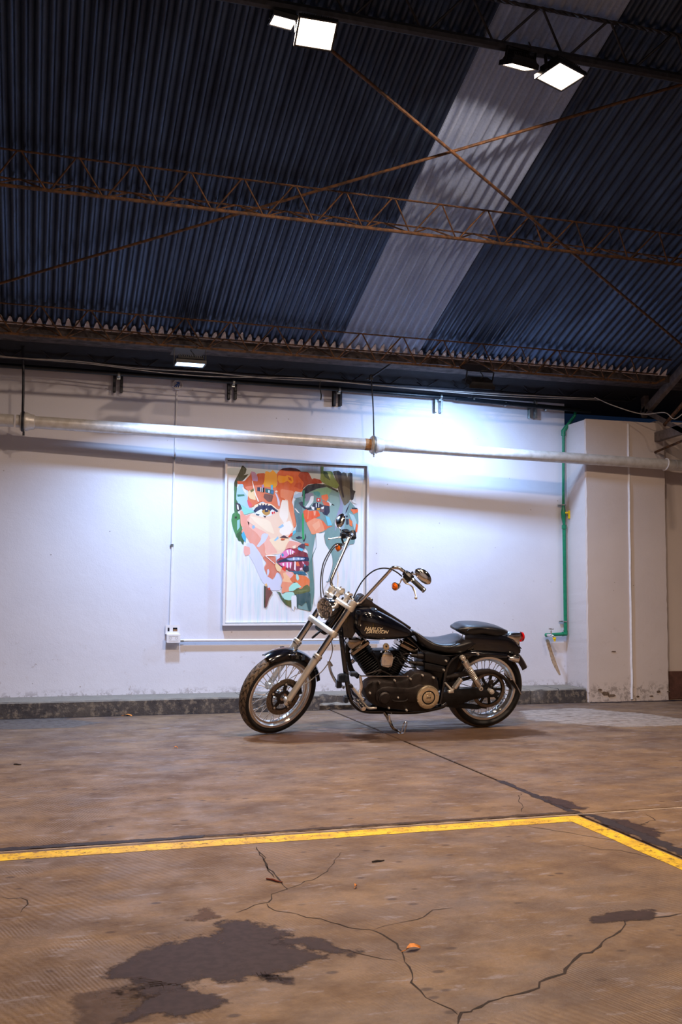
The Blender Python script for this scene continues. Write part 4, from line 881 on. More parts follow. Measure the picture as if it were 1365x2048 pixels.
# ------------------------------------------------------------------ motorcycle (local frame: x along the bike, y away from camera, z up its lean)
LEAN = .166; BY = 7.38; BX = 2.55
bike = empty('motorcycle', (BX, BY, 0), (LEAN, 0, 0))
tag(bike, 'black and chrome cruiser motorcycle with tall handlebars leaning on its side stand', 'motorcycle')
cL, sL = math.cos(LEAN), math.sin(LEAN)
BYv, BZv = V(0, cL, sL), V(0, -sL, cL); BO = V(BX, BY, 0)
def toL(p): d = p-BO; return V(d[0], d@BYv, d@BZv)
def B(px, py, s):
    """pixel -> bike-local point on the plane at lateral offset s (towards the camera)"""
    p = hit(px, py, BYv, BO@BYv - s); return toL(p)
def Sx(x, y, s): return B(640+x/6.205, 1160+y/6.205, s)
def Rx(x, y, s): return B(820+x/5.46, 1200+y/5.46, s)
def bb_(m, name, mk, parent=None, **k): return m.build(name, mk, parent or bike, **k)
# front end frame
XF, STEER, RAKE, HW = 1.728-BX, .409, .562, .137
def rodr(v, k, a): return v*math.cos(a)+np.cross(k, v)*math.sin(a)+k*(k@v)*(1-math.cos(a))
kk = V(math.sin(RAKE), 0, math.cos(RAKE)); nn0 = V(-math.cos(RAKE), 0, math.sin(RAKE)); c0 = V(XF, 0, .322); Q0 = c0-.045*nn0
fc = Q0+rodr(c0-Q0, kk, STEER); fax = rodr(V(0, -1, 0), kk, STEER); fn = rodr(nn0, kk, STEER)
def F(a, b, h): return fc+a*fn+b*fax+h*kk
def Fp(px, py, b):
    """pixel -> point on the front-end plane at lateral offset b"""
    r = ray(px, py); o = toL(ORG); d = V(r[0], r@BYv, r@BZv); return o+d*(((fc+b*fax)-o)@fax)/(d@fax)
ffw = math.cos(RAKE)*fn-math.sin(RAKE)*kk     # forward in the steered wheel plane
fup = np.cross(fax, ffw); fup = fup if fup[2] > 0 else -fup
# --- wheels
def tyre(c, ax, e1, e2, Ro, wd, name, grooves=True, Rr=.25, rw=.07):
    nu, prof = (520 if grooves else 120), []
    hw = wd/2; n = 34
    for i in range(n+1):
        t = -1+2*i/n; a = t*2.15
        ca = min(hw*.85, (Ro-Rr)*.62); q_ = abs(a)-math.pi/2
        if q_ <= 0: prof.append((Ro-ca*(1-math.cos(a)), hw*math.sin(a), t))
        else: f_ = q_/(2.15-math.pi/2); prof.append((Ro-ca-(Ro-ca-Rr-.010)*f_, math.copysign(hw+(rw/2+.002-hw)*f_**1.6, a), t))
    vs, fs, cs = [], [], []
    for j in range(nu):
        u = 2*math.pi*j/nu; d = e1*math.cos(u)+e2*math.sin(u)
        for r, y, t in prof:
            dr = 0; g = 0
            tt = t*2.15
            if grooves and abs(tt) < 1.05:
                zig = .9*(abs(((tt*1.6+10) % 2)-1)-.5)
                ph = (u*34/(2*math.pi)*1.0+zig+(.5 if tt > 0 else 0)) % 1
                if abs(ph-.5) < .09 or abs(abs(tt)-.42) < .05 and (ph < .45): dr = -.0035; g = 1
            vs.append(c+ax*y+d*(r+dr))
            cs.append((.004, .004, .004, 1) if g else ((.17, .12, .08, 1) if abs(tt) < 1.12 else (.010, .009, .010, 1)))  # dusty tread, with the warm light's gold tint put into its colour
    m_ = len(prof)
    for j in range(nu):
        q = (j+1) % nu
        for i in range(m_-1): fs.append((j*m_+i, q*m_+i, q*m_+i+1, j*m_+i+1))
    m = MB(); m.add(vs, fs); return bb_(m, name, 'tyre', cols=cs, sharp=60)
def wheel(c, ax, e1, e2, Ro, Rr, wd, rw, hubr, names, tilt=.0, nsp=40, near_off=.028):
    tyre(c, ax, e1, e2, Ro, wd, names[0], grooves=(names[0] == 'front_tyre'), Rr=Rr, rw=rw)
    m = MB(); h = rw/2
    m.lathe([(Rr+.010, -h-.004), (Rr-.002, -h-.006), (Rr-.014, -h+.004), (Rr-.018, -h+.014), (Rr-.032, -h*.45), (Rr-.036, 0), (Rr-.032, h*.45), (Rr-.018, h-.014), (Rr-.014, h-.004), (Rr-.002, h+.006), (Rr+.010, h+.004), (Rr+.012, h-.01), (Rr-.018, 0), (Rr+.012, -h+.01), (Rr+.010, -h-.004)], c, ax, 96, e=(e1, e2))
    [m.lathe([(Rr+.011, sg*(h+.0035)), (Rr+.006, sg*(h+.007)), (Rr-.010, sg*(h+.005)), (Rr-.014, sg*(h-.004))], c, ax, 96, e=(e1, e2)) for sg in (-1, 1)]; rim = bb_(m, names[1], 'rimc')
    m = MB(); m.lathe([(.012, -.075), (.030, -.075), (.045, -.052), (.048, -.045), (.030, -.035), (.026, 0), (.030, .035), (.048, .045), (.045, .052), (.030, .075), (.012, .075)], c, ax, 28, e=(e1, e2)); hub = bb_(m, names[2], 'chrome')
    # spokes: one shared mesh
    r1, r2 = .046, Rr-.030; sm = MB(); sm.tube([V(0, 0, 0), V(0, 0, 1)], .0030, 6)
    first = None
    for i in range(nsp):
        side = 1 if i % 2 else -1; u = 2*math.pi*i/nsp; du = .42*(1 if (i//2) % 2 else -1)
        A = c+ax*side*.043+r1*(math.cos(u+du)*e1+math.sin(u+du)*e2); Bp = c+ax*side*.006+r2*(math.cos(u)*e1+math.sin(u)*e2)
        x, y, z = basis(Bp-A); L = np.linalg.norm(Bp-A)
        if first is None:
            sm = MB(); sm.tube([V(0, 0, 0), V(0, 0, L)], .0030, 6); sm.tube([V(0, 0, L-.018), V(0, 0, L)], .0048, 6); first = bb_(sm, 'spoke', 'rimc', rim); first_m = first.data; o = first
        else: o = bpy.data.objects.new('spoke', first_m); COL.objects.link(o); o.parent = rim
        o.matrix_local = Matrix(((x[0], y[0], z[0], A[0]), (x[1], y[1], z[1], A[1]), (x[2], y[2], z[2], A[2]), (0, 0, 0, 1)))
    return rim, hub
wheel(fc, fax, ffw, fup, .327, .262, .100, .070, .05, ('front_tyre', 'front_rim', 'front_hub'))
XR = 3.409-BX; rc = V(XR, 0, .325); rax = V(0, -1, 0); re1, re2 = V(-1, 0, 0), V(0, 0, 1)
wheel(rc, rax, re1, re2, .325, .247, .150, .100, .05, ('rear_tyre', 'rear_rim', 'rear_hub'))
# front disc and calliper
m = MB(); dc = fc+fax*.070
m.lathe([(.105, -.0025), (.105, .0025), (.145, .0025), (.145, -.0025), (.105, -.0025)], dc, fax, 64, e=(ffw, fup)); disc = bb_(m, 'brake_disc', 'disc')
m = MB()
for k in range(5):
    u = k*2*math.pi/5+.4; d = math.cos(u)*ffw+math.sin(u)*fup; tdir = -math.sin(u)*ffw+math.cos(u)*fup; m.box(dc+d*.082, (.075, .030, .005), (d, tdir, fax))
m.lathe([(.03, -.008), (.055, -.006), (.055, .006), (.03, .008)], dc, fax, 30); m.lathe([(.094, -.003), (.108, -.003), (.108, .003), (.094, .003), (.094, -.003)], dc, fax, 40); bb_(m, 'disc_carrier', 'wrinkle', disc)
m = MB()
for k in range(5):
    u = k*2*math.pi/5+.4; d = math.cos(u)*ffw+math.sin(u)*fup; m.cyl(dc+d*.103-fax*.004, dc+d*.103+fax*.008, .008, 10)
bb_(m, 'rivets', 'alu', disc)
m = MB()
for k in range(48):
    u = k*2*math.pi/48; d = math.cos(u)*ffw+math.sin(u)*fup; m.cyl(dc+d*(.118+.009*(k % 3))+fax*.0024, dc+d*(.118+.009*(k % 3))+fax*.0030, .0028, 6)
bb_(m, 'drill_holes', 'dark', disc)
m = MB(); cp = dc+ffw*(-.120)+fup*.055; m.box(cp, (.05, .10, .055), (ffw, unit(fup+ffw*.3), fax), bev=.01); m.cyl(cp+fax*.02, cp+fax*.034, .016, 14); bb_(m, 'brake_calliper', 'satin')
# fork legs
for s, nm in ((1, 'l'), (-1, 'r')):
    b = s*HW
    m = MB(); m.tube([F(.0, b, -.035), F(0, b, -.02), F(0, b, .02), F(0, b, .12), F(0, b, .30), F(0, b, .37), F(0, b, .385)], [.014, .019, .023, .0235, .0275, .032, .034], 20)
    m.tube([F(0, b, .385), F(0, b, .40), F(0, b, .408)], [.036, .036, .029], 20); m.cyl(F(0, b-s*.03, 0), F(0, b+s*.012, 0), .024, 16); sl = bb_(m, 'fork_slider', 'alu')
    m = MB(); m.lathe([(.033, -.004), (.037, -.003), (.037, .004), (.033, .005)], F(0, b, .375), kk, 20); m.lathe([(.033, -.003), (.0365, -.002), (.0365, .002), (.033, .003)], F(0, b, .392), kk, 20); bb_(m, 'slider_ring', 'chrome', sl)
    m = MB(); m.cyl(F(0, b+s*.012, 0), F(0, b+s*.030, 0), .016, 6); m.cyl(F(0, b+s*.03, 0), F(0, b+s*.036, 0), .009, 10); bb_(m, 'axle_nut', 'disc', sl)
    m = MB(); m.tube([F(0, b, .40), F(0, b, .85)], .0255, 20); bb_(m, 'fork_tube', 'tubes')
    m = MB(); m.cyl(F(0, b, .835), F(0, b, .872), .034, 20); m.cyl(F(0, b, .872), F(0, b, .880), .022, 8); bb_(m, 'fork_cap', 'alu')
def clamp(h, th, dep, nm):
    m = MB(); rings = []
    P = lambda bb, aa, zz: F(aa, bb, h+zz)
    for b, d in ((-HW-.034, .012), (-HW-.026, .026), (-HW, .036), (-HW+.03, .030), (0, dep), (HW-.03, .030), (HW, .036), (HW+.026, .026), (HW+.034, .012)):
        rings.append([P(b, d*math.cos(u), 0+(th/2)*max(-1, min(1, 1.5*math.sin(u)))) for u in np.linspace(0, 2*math.pi, 16, endpoint=False)])
    m.loft(rings); return bb_(m, nm, 'steelw')
clamp(.592, .046, .034, 'lower_fork_clamp'); clamp(.818, .038, .04, 'upper_fork_clamp')
m = MB(); m.tube([F(-.05, 0, .56), F(-.045, 0, .86)], .03, 20); bb_(m, 'steering_stem', 'satin')
m = MB(); m.box(F(-.01, 0, .57), (.10, .06, .05), (fax, fn, kk), bev=.01); m.tube([F(.02, .03, .55), F(.03, .02, .50), F(.0, -.02, .48)], .009, 8, sm=3); bb_(m, 'horn_bracket', 'satin')
# risers
for s in (-1, 1):
    m = MB(); b = s*.052; m.cyl(F(0, b, .83), F(.0, b, .87), .019, 16); m.cyl(F(-.003, b-.018, .888), F(-.003, b+.018, .888), .028, 18); bb_(m, 'riser', 'steelw')
    m = MB(); m.cyl(F(.016, b, .90), F(.02, b, .918), .007, 8); m.cyl(F(-.02, b, .90), F(-.02, b, .918), .007, 8); bb_(m, 'riser_bolt', 'chrome')
# handlebar
GX = lambda x, y, b: Fp(640+x/5.6875, 1020+y/5.6875, b)
hb_l = [F(-.003, 0, .888), F(-.003, .09, .888), GX(400, 1068, .125), GX(450, 1055, .165), GX(500, 1012, .185), GX(650, 852, .25), GX(780, 712, .30), GX(815, 668, .315), GX(850, 655, .33), GX(905, 662, .355), GX(950, 692, .38), GX(985, 722, .40)]
hb_r = [GX(240, 930, -.09), GX(180, 902, -.125), GX(142, 865, -.15), GX(128, 820, -.17), GX(140, 765, -.185), GX(235, 550, -.25), GX(325, 345, -.31), GX(345, 305, -.325), GX(358, 285, -.345), GX(368, 278, -.38), GX(372, 275, -.42), GX(373, 272, -.47)]
m = MB(); m.tube(hb_r[::-1]+hb_l, .0125, 16, sm=4); hb = bb_(m, 'handlebar', 'chrome')
gA, gB = GX(1010, 752, .415), GX(1190, 918, .56)
# left (near) controls
m = MB(); m.tube([gA+(gB-gA)*.30, gA+(gB-gA)*.34, gA+(gB-gA)*.93, gA+(gB-gA)*.95], [.016, .0185, .0185, .015], 18); g1 = bb_(m, 'grip', 'rubber')
for t in (.27, .975):
    m = MB(); q = gA+(gB-gA)*t; m.cyl(q-(gB-gA)*.03, q+(gB-gA)*.03, .0195, 18); bb_(m, 'grip_collar', 'chrome', g1)
m = MB(); m.tube([hb_l[-1], gB], .0125, 12); bb_(m, 'bar_end', 'chrome', hb)
def controls(pts, body, lever, sgn, b0):
    m = MB()
    for (x, y, w_, h_) in body: c = GX(x, y, b0); m.box(c, (w_, .045, h_), (fax, unit(ffw), fup), bev=.008)
    return bb_(m, 'switch_housing', 'satin')
hs = GX(1010, 760, .425); gd = unit(gB-gA); gu = unit(fup-gd*(fup@gd)); gf = np.cross(gd, gu)
m = MB(); m.box(hs, (.062, .052, .058), (gd, gf, gu), bev=.010); m.box(hs-gd*.034+gu*.005, (.025, .04, .04), (gd, gf, gu), bev=.006); m.cyl(hs-gf*.02+gu*.03, hs-gf*.02+gu*.042, .008, 10); m.box(hs+gf*.018-gu*.03, (.05, .03, .02), (gd, gf, gu), bev=.005); sh = bb_(m, 'switch_housing', 'satin')
m = MB(); m.sphere(hs-gf*.024+V(0, -.012, 0), .010, 10); m.tube([hs+gu*.028-gd*.02, hs+gu*.034+gd*.02], .005, 8); bb_(m, 'switch_button', 'chrome', sh)
def lever_part(pts, rr, tip):
    m = MB(); n = len(pts); sp_ = smooth_path(pts, 5); rings = []
    rad = np.interp(np.linspace(0, 1, len(sp_)), np.linspace(0, 1, len(rr)), rr)
    for i, p in enumerate(sp_):
        t = unit(sp_[min(i+1, len(sp_)-1)]-sp_[max(i-1, 0)]); a, b, _ = basis(t, fax)
        rings.append([p+rad[i]*(1.0*math.cos(u)*b+.45*math.sin(u)*a) for u in np.linspace(0, 2*math.pi, 12, endpoint=False)])
    m.loft(rings); m.sphere(sp_[-1], tip, 12); return bb_(m, 'lever', 'alu')
lever_part([GX(945, 775, .42), GX(975, 828, .44), GX(1025, 850, .46), GX(1060, 885, .48), GX(1085, 945, .52), GX(1094, 1000, .55)], [.013, .014, .011, .010, .007, .006], .011)
def mirror(c, stem, nx, nu, nf, w_, h_, nm='mirror'):
    m = MB(); rings = []
    for t, r in ((-.022, .35), (-.018, .7), (-.006, .95), (.004, 1.0), (.010, .97)):
        rings.append([c+nf*t+nx*(w_*r*math.cos(u)*(1+.12*math.sin(u)))+nu*(h_*r*math.sin(u)) for u in np.linspace(0, 2*math.pi, 28, endpoint=False)])
    m.loft(rings); o = bb_(m, nm, 'chrome')
    m = MB(); m.tube(stem, .0055, 10, sm=4); bb_(m, 'mirror_stem', 'chrome', o)
    m = MB(); m.loft([[c+nf*tt+nx*(w_*.93*math.cos(u)*(1+.12*math.sin(u)))+nu*(h_*.93*math.sin(u)) for u in np.linspace(0, 2*math.pi, 28, endpoint=False)] for tt in (-.0, .0112)]); bb_(m, 'mirror_glass', 'glass_dark' if 'glass_dark' in M else 'chrome', o); return o
mc = GX(1180, 750, .50); A_ = GX(1115, 690, .48); B_ = GX(1240, 815, .53); ax1 = unit(B_-A_); nf_ = unit(V(.25, .9, -.15)); ax1 = unit(ax1-nf_*(ax1@nf_)); ax2 = np.cross(nf_, ax1)
mirror(mc, [hs+gu*.03, GX(1060, 725, .45), GX(1110, 742, .47), GX(1148, 732, .485), mc], ax1, ax2, nf_, .074, .043)
# turn signals at the bar
def signal(c, d, lens_mk='orange', nm='turn_signal', R_s=.030, L=.055, stem=None):
    m = MB(); m.lathe([(.002, -L), (.014, -L*.95), (.024, -L*.6), (R_s, -.008), (R_s+.001, 0), (R_s-.004, .002)], c, d, 26); o = bb_(m, nm, 'chrome')
    m = MB(); m.lathe([(.0, .012), (.010, .0115), (R_s*.7, .008), (R_s*.92, .0), (R_s*.85, -.004)], c, d, 26); bb_(m, 'signal_lens', lens_mk, o)
    m = MB(); m.lathe([(.008, .0125), (.012, .0135), (.014, .0115)], c, d, 18); bb_(m, 'lens_ring', lens_mk, o)
    if stem is not None: m = MB(); m.tube(stem, .0065, 10, sm=3); bb_(m, 'signal_stem', 'chrome' if nm != 'x' else 'satin', o)
    return o
s1 = GX(856, 870, .375); fd = unit(ffw*.9+V(-.15, -.35, 0)); signal(s1, fd, stem=[GX(955, 770, .40), GX(925, 800, .39), s1-fd*.04])
s2 = GX(205, 430, -.375); signal(s2, fd, stem=[GX(315, 350, -.38), GX(270, 390, -.38), s2-fd*.04])
# right (far) controls
hr = GX(325, 285, -.42)
m = MB(); m.box(hr, (.075, .05, .062), (fax, ffw, fup), bev=.010); m.box(GX(300, 240, -.42), (.05, .055, .022), (fax, ffw, fup), bev=.006); m.box(GX(262, 290, -.40), (.03, .04, .05), (fax, ffw, fup), bev=.006); m.tube([GX(250, 330, -.40), GX(262, 355, -.4), GX(268, 385, -.39)], .008, 8); m.cyl(GX(370, 250, -.44), GX(378, 320, -.40), .028, 16); sh2 = bb_(m, 'switch_housing', 'satin')
m = MB(); m.sphere(GX(312, 315, -.36), .013, 12); bb_(m, 'switch_button', 'chrome', sh2)
ge = hb_r[-1]+unit(hb_r[-1]-hb_r[-3])*.13; m = MB(); m.tube([hb_r[-1], ge], .0185, 16); bb_(m, 'grip', 'rubber')
lever_part([GX(245, 305, -.40), GX(210, 312, -.41), GX(160, 320, -.44), GX(105, 330, -.47)], [.012, .011, .008, .006], .009)
mc2 = GX(228, 120, -.50); nx2 = unit(V(-.15, .9, .1)); nf2 = unit(V(.94, .2, .1)); nx2 = unit(nx2-nf2*(nx2@nf2)); nu2 = np.cross(nf2, nx2)
A2, B2 = GX(238, 60, -.52), GX(200, 180, -.48); u_ = unit(A2-B2); nf2 = unit(V(.8, .58, .05)); nf2 = unit(nf2-u_*(nf2@u_)); nx2 = np.cross(nf2, u_)
mirror(mc2, [GX(270, 260, -.42), GX(240, 250, -.43), GX(235, 222, -.46), GX(215, 190, -.48), mc2], u_, nx2, nf2, .064, .046)
# headlight
hc_ = Fp(650, 1217.5, .0); hd = unit(ffw*1.0+V(0, -.08, -.06)); hb1 = unit(np.cross(hd, V(0, 0, 1))); hb2 = np.cross(hb1, hd)
m = MB(); m.lathe([(.020, -.115), (.050, -.105), (.070, -.075), (.078, -.035), (.080, -.010), (.084, -.008), (.086, 0.0), (.084, .008), (.078, .010), (.074, .004)], hc_, hd, 44, e=(hb1, hb2)); hl = bb_(m, 'headlight', 'chrome')
m = MB(); m.lathe([(.0, -.030), (.03, -.028), (.06, -.018), (.076, .002)], hc_, hd, 40, e=(hb1, hb2)); bb_(m, 'reflector', 'alu', hl)
for k in range(7):
    u = k*math.pi/3; r = 0 if k == 6 else .046; p = hc_+hd*(-.012)+r*(math.cos(u)*hb1+math.sin(u)*hb2)
    m = MB(); m.lathe([(.0, -.022), (.008, -.020), (.016, -.008), (.0215, .006), (.0225, .007), (.0195, .004)], p, hd, 18); m.sphere(p-hd*.012, .007, 8); bb_(m, 'light_cell', 'chrome', hl)
m = MB(); m.lathe([(.0, .010), (.04, .008), (.077, .001)], hc_, hd, 40, e=(hb1, hb2)); bb_(m, 'lens', 'glass', hl)
m = MB(); m.tube([hc_-hd*.08+hb2*.02, hc_-hd*.10+hb2*.08, F(.02, 0, .80)], .012, 10, sm=3); m.sphere(hc_-hd*.1-hb2*.02, .04, 14); bb_(m, 'light_mount', 'satin', hl)
# front fender in the wheel plane
m = MB(); a0, a1 = 64, 166; rings = []
for u in np.linspace(math.radians(a0), math.radians(a1), 40):
    d = ffw*math.cos(u)+fup*math.sin(u); tpr = 1-.6*max(0, (math.radians(a0+10)-u)/math.radians(10)); R0 = .345; row = []
    for (dr, y) in ((-.040, -.064), (-.012, -.064), (.0, -.052), (.009, -.028), (.012, 0), (.009, .028), (.0, .052), (-.012, .064), (-.040, .064), (-.040, .060), (-.013, .060), (-.004, .050), (.004, .027), (.007, 0), (.004, -.027), (-.004, -.050), (-.013, -.060), (-.040, -.060)):
        row.append(fc+d*(R0+(dr if abs(y) < .05 or dr > -.03 else dr*tpr))+fax*y)
    rings.append(row)
m.loft(rings); ff = bb_(m, 'front_fender', 'gloss')
m = MB()
for s in (-1, 1):
    for u in (95, 112):
        d = ffw*math.cos(math.radians(u))+fup*math.sin(math.radians(u)); m.box(fc+d*.325+fax*s*.072, (.03, .018, .03), (ffw, fax, fup))
bb_(m, 'fender_bracket', 'gloss', ff)
# cables
def bcable(name, pts, r, mk='rubber'):
    m = MB(); m.tube(pts, r, 8, sm=5); return bb_(m, name, mk)
bcable('brake_cable', [GX(250, 385, -.38), GX(163, 400, -.36), GX(60, 560, -.30), GX(22, 690, -.25), GX(8, 860, -.18), GX(18, 1010, -.10), GX(45, 1090, -.05)], .005)
bcable('throttle_cable', [GX(255, 395, -.38), GX(160, 432, -.35), GX(75, 580, -.28), GX(35, 720, -.2), GX(32, 880, -.13), GX(55, 995, -.07), GX(80, 1040, -.03)], .004)
bcable('clutch_cable', [GX(935, 755, .40), GX(880, 710, .38), GX(800, 670, .35), GX(700, 664, .30), GX(600, 700, .25), GX(500, 790, .19), GX(430, 900, .12), GX(380, 1010, .06), GX(360, 1080, .02)], .005)
bcable('wiring_cable', [GX(205, 700, -.2), GX(207, 800, -.15), GX(200, 900, -.09), GX(195, 940, -.06)], .004, 'silver')
bcable('brake_hose', [Fp(663, 1282, .06), B(665.5, 1300, .05), B(659, 1322, .06), Fp(645, 1342, .09), Fp(632, 1352, .10), Fp(620, 1362, .09), cp+fax*.01], .004, 'cable')

# --- frame
def S_(x, y, s=0.): return Sx(x, y, s)
m = MB(); m.tube([F(-.05, 0, .60), F(-.05, 0, .84)], .036, 18); m.box(F(-.09, 0, .66), (.10, .06, .16), (ffw, fax, kk), bev=.012); bb_(m, 'headstock', 'gloss')
for s in (-.115, .115):
    dx = 0 if s > 0 else 0
    m = MB(); m.tube([S_(250, 560, s*.35), S_(275, 760, s*.85), S_(310, 1050, s), S_(345, 1290, s), S_(385, 1480, s), S_(520, 1612, s), S_(800, 1630, s), S_(1180, 1632, s), Rx(320, 1170, s), Rx(400, 1130, s)], .0195, 14, sm=5); bb_(m, 'frame_tube', 'gloss')
m = MB(); m.tube([F(-.07, 0, .80), S_(560, 470, 0), S_(1000, 640, 0), Rx(120, 540, 0), Rx(330, 560, 0), Rx(560, 560, 0)], .028, 14, sm=4); bb_(m, 'backbone_tube', 'gloss')
for s in (-.13, .13):
    m = MB(); m.tube([Rx(330, 1130, s), Rx(370, 900, s), Rx(420, 700, s), Rx(560, 590, s), Rx(800, 590, s), Rx(1060, 610, s)], .016, 12, sm=4); bb_(m, 'seat_rail', 'gloss')
# regulator and oil cooler block between the downtubes
m = MB(); m.box(S_(285, 1215, .13), (.075, .05, .065), bev=.012); m.box(S_(420, 1165, .12), (.06, .05, .03), bev=.006); m.box(S_(320, 1480, .13), (.03, .05, .05), bev=.006); m.box(S_(235, 1290, .10), (.04, .04, .06), bev=.006); bb_(m, 'regulator', 'plug')
m = MB()
for k in range(5): m.box(S_(262+k*14, 1210, .157), (.004, .008, .05))
bb_(m, 'regulator_fins', 'plug')
m = MB(); m.tube([S_(360, 760, -.02), S_(340, 900, -.02), S_(390, 1110, -.02), S_(480, 1200, -.02)], .02, 10, sm=3); bb_(m, 'engine_mount', 'satin')
# far-side brake pedal
m = MB(); m.tube([S_(100, 1000, -.30), S_(118, 1060, -.30), S_(135, 1130, -.30), S_(165, 1200, -.30), S_(215, 1275, -.28), S_(300, 1330, -.2)], [.008, .012, .012, .012, .014, .014], 12, sm=4); m.box(S_(125, 1030, -.30), (.018, .05, .055), (V(.8, 0, .6), V(0, 1, 0), V(-.6, 0, .8)), bev=.004); bb_(m, 'brake_pedal', 'chrome')
# --- engine
def eng_cyl(base, top, nm):
    b0, t0 = base, top; ax = unit(t0-b0); L = np.linalg.norm(t0-b0); x = unit(np.cross(V(0, 1, 0), ax)); y = V(0, 1, 0); m = MB()
    n = 15
    for i in range(n):
        c = b0+ax*(L*(.24+.72*i/(n-1))); w_ = .122 if i < 11 else .15; m.box(c, (w_, .15, .0045), (x, y, ax), bev=.0018)
    m.tube([b0+ax*L*.1, b0+ax*L], .052, 24); o = bb_(m, nm, 'satin')
    m = MB(); m.box(t0+ax*.022, (.165, .15, .045), (x, y, ax), bev=.012); m.box(t0+ax*.055, (.125, .12, .030), (x, y, ax), bev=.012); bb_(m, 'rocker_cover', 'chrome_dark', o)
    m = MB()
    for sx in (-1, 1):
        for sy in (-1, 1): m.cyl(t0+ax*.04+x*sx*.068+y*sy*.062, t0+ax*.055+x*sx*.068+y*sy*.062, .006, 8)
    bb_(m, 'cover_bolt', 'chrome', o)
    return o
M['chrome_dark'] = mat('smoked_chrome', (.42, .36, .30), .16, 1., noise=.2)
crank = S_(800, 1330, 0)
eng_cyl(crank, S_(490, 850, 0), 'front_cylinder'); eng_cyl(crank, S_(1050, 860, 0), 'rear_cylinder')
m = MB(); m.lathe([(.02, -.12), (.10, -.11), (.118, -.09), (.12, 0), (.118, .09), (.10, .11), (.02, .12)], crank+V(0, 0, -.03), V(0, 1, 0), 36); m.box(S_(1130, 1310, 0), (.20, .20, .20), bev=.03); m.box(S_(900, 1560, 0), (.42, .18, .07), bev=.02); bb_(m, 'crankcase', 'satin')
m = MB(); m.tube([S_(640, 900, .05), S_(720, 1000, .07), S_(760, 1120, .08)], .010, 10); m.tube([S_(960, 930, .05), S_(900, 1000, .07), S_(860, 1120, .08)], .010, 10); bb_(m, 'pushrod_cover', 'satin')
m = MB(); m.tube([S_(570, 1172, .17), S_(728, 1125, .17)], .006, 8); m.tube([S_(762, 1125, .17), S_(888, 1180, .17)], .006, 8); m.box(S_(745, 1130, .16), (.03, .02, .025), bev=.004); bb_(m, 'engine_brace', 'wrinkle')
m = MB(); m.prism([Sx(x, y, .06) for x, y in ((330, 340), (430, 330), (470, 500), (450, 660), (400, 740), (330, 720), (235, 700), (200, 640), (215, 560), (285, 470))], (0, .12, 0), bev=.015); bb_(m, 'neck_cover', 'gloss')
m = MB(); m.prism([Sx(x, y, .04) for x, y in ((620, 880), (960, 870), (1000, 990), (960, 1200), (600, 1200), (520, 1080), (560, 960))], (0, .10, 0), bev=.012); bb_(m, 'intake_block', 'satin')
m = MB(); m.prism([Sx(x, y, .06) for x, y in ((370, 740), (480, 730), (560, 760), (520, 800), (400, 870), (372, 840), (350, 780))], (0, .10, 0), bev=.012); bb_(m, 'ignition_coil_cover', 'chrome_dark')
# horn cover
def prof_px(f, pts, s): return [f(x, y, s) for x, y in pts]
hp = [(770, 965), (778, 925), (800, 896), (830, 884), (862, 886), (895, 902), (915, 930), (922, 965), (918, 1000), (905, 1070), (892, 1083), (842, 1096), (782, 1080), (768, 1065), (762, 1010)]
m = MB(); m.prism(prof_px(Sx, hp, .175), (0, .06, 0), bev=.012); hn = bb_(m, 'horn_cover', 'chrome')
m = MB(); rp = [(790, 850), (790, 815), (806, 793), (828, 786), (850, 793), (864, 815), (862, 860), (840, 872), (812, 872)]; m.prism(prof_px(Sx, rp, .15), (0, .012, 0), bev=.003); bb_(m, 'horn_bracket', 'gold', hn)
m = MB(); m.cyl(Sx(828, 826, .15), Sx(828, 826, .158), .007, 12); bb_(m, 'bracket_bolt', 'satin', hn)
m = MB(); m.prism([Sx(x, y, .176) for x, y in ((766, 962), (922, 962), (921, 968), (765, 968))], (0, .004, 0)); bb_(m, 'cover_band', 'alu', hn)
# primary cover
pcv = [(552, 1345), (600, 1285), (640, 1258), (700, 1243), (800, 1252), (900, 1262), (1000, 1252), (1080, 1232), (1130, 1195), (1185, 1155), (1240, 1148), (1320, 1160), (1400, 1178), (1455, 1215), (1482, 1270), (1490, 1360), (1482, 1480), (1455, 1560), (1400, 1612), (1320, 1642), (1200, 1645), (1080, 1632), (950, 1615), (820, 1600), (700, 1572), (620, 1520), (575, 1450)]
m = MB(); m.prism(prof_px(Sx, pcv, .215), (0, .11, 0), bev=.022); pc = bb_(m, 'primary_cover', 'wrinkle')
m = MB(); rid = [(690, 1420), (720, 1365), (780, 1335), (860, 1325), (1000, 1335), (1100, 1345), (1180, 1330), (1240, 1300), (1300, 1310), (1330, 1400), (1290, 1500), (1180, 1530), (1000, 1510), (880, 1540), (800, 1560), (730, 1540), (695, 1490)]
m.prism(prof_px(Sx, rid, .228), (0, .03, 0), bev=.012); bb_(m, 'raised_panel', 'wrinkle', pc)
m = MB(); q = Sx(800, 1460, .228); m.lathe([(.0, .026), (.036, .024), (.046, .014), (.048, -.02)], q, V(0, -1, 0), 36); m.lathe([(.049, .004), (.056, .002), (.058, -.02)], q, V(0, -1, 0), 36); bb_(m, 'alternator_bulge', 'wrinkle', pc)
m = MB(); m.tube([Sx(900, 1490, .232), Sx(930, 1505, .232), Sx(1050, 1505, .232), Sx(1095, 1480, .232)], .006, 8, sm=4); m.tube([Sx(590, 1300, .222), Sx(660, 1262, .222)], .006, 8); bb_(m, 'cover_rib', 'wrinkle', pc)
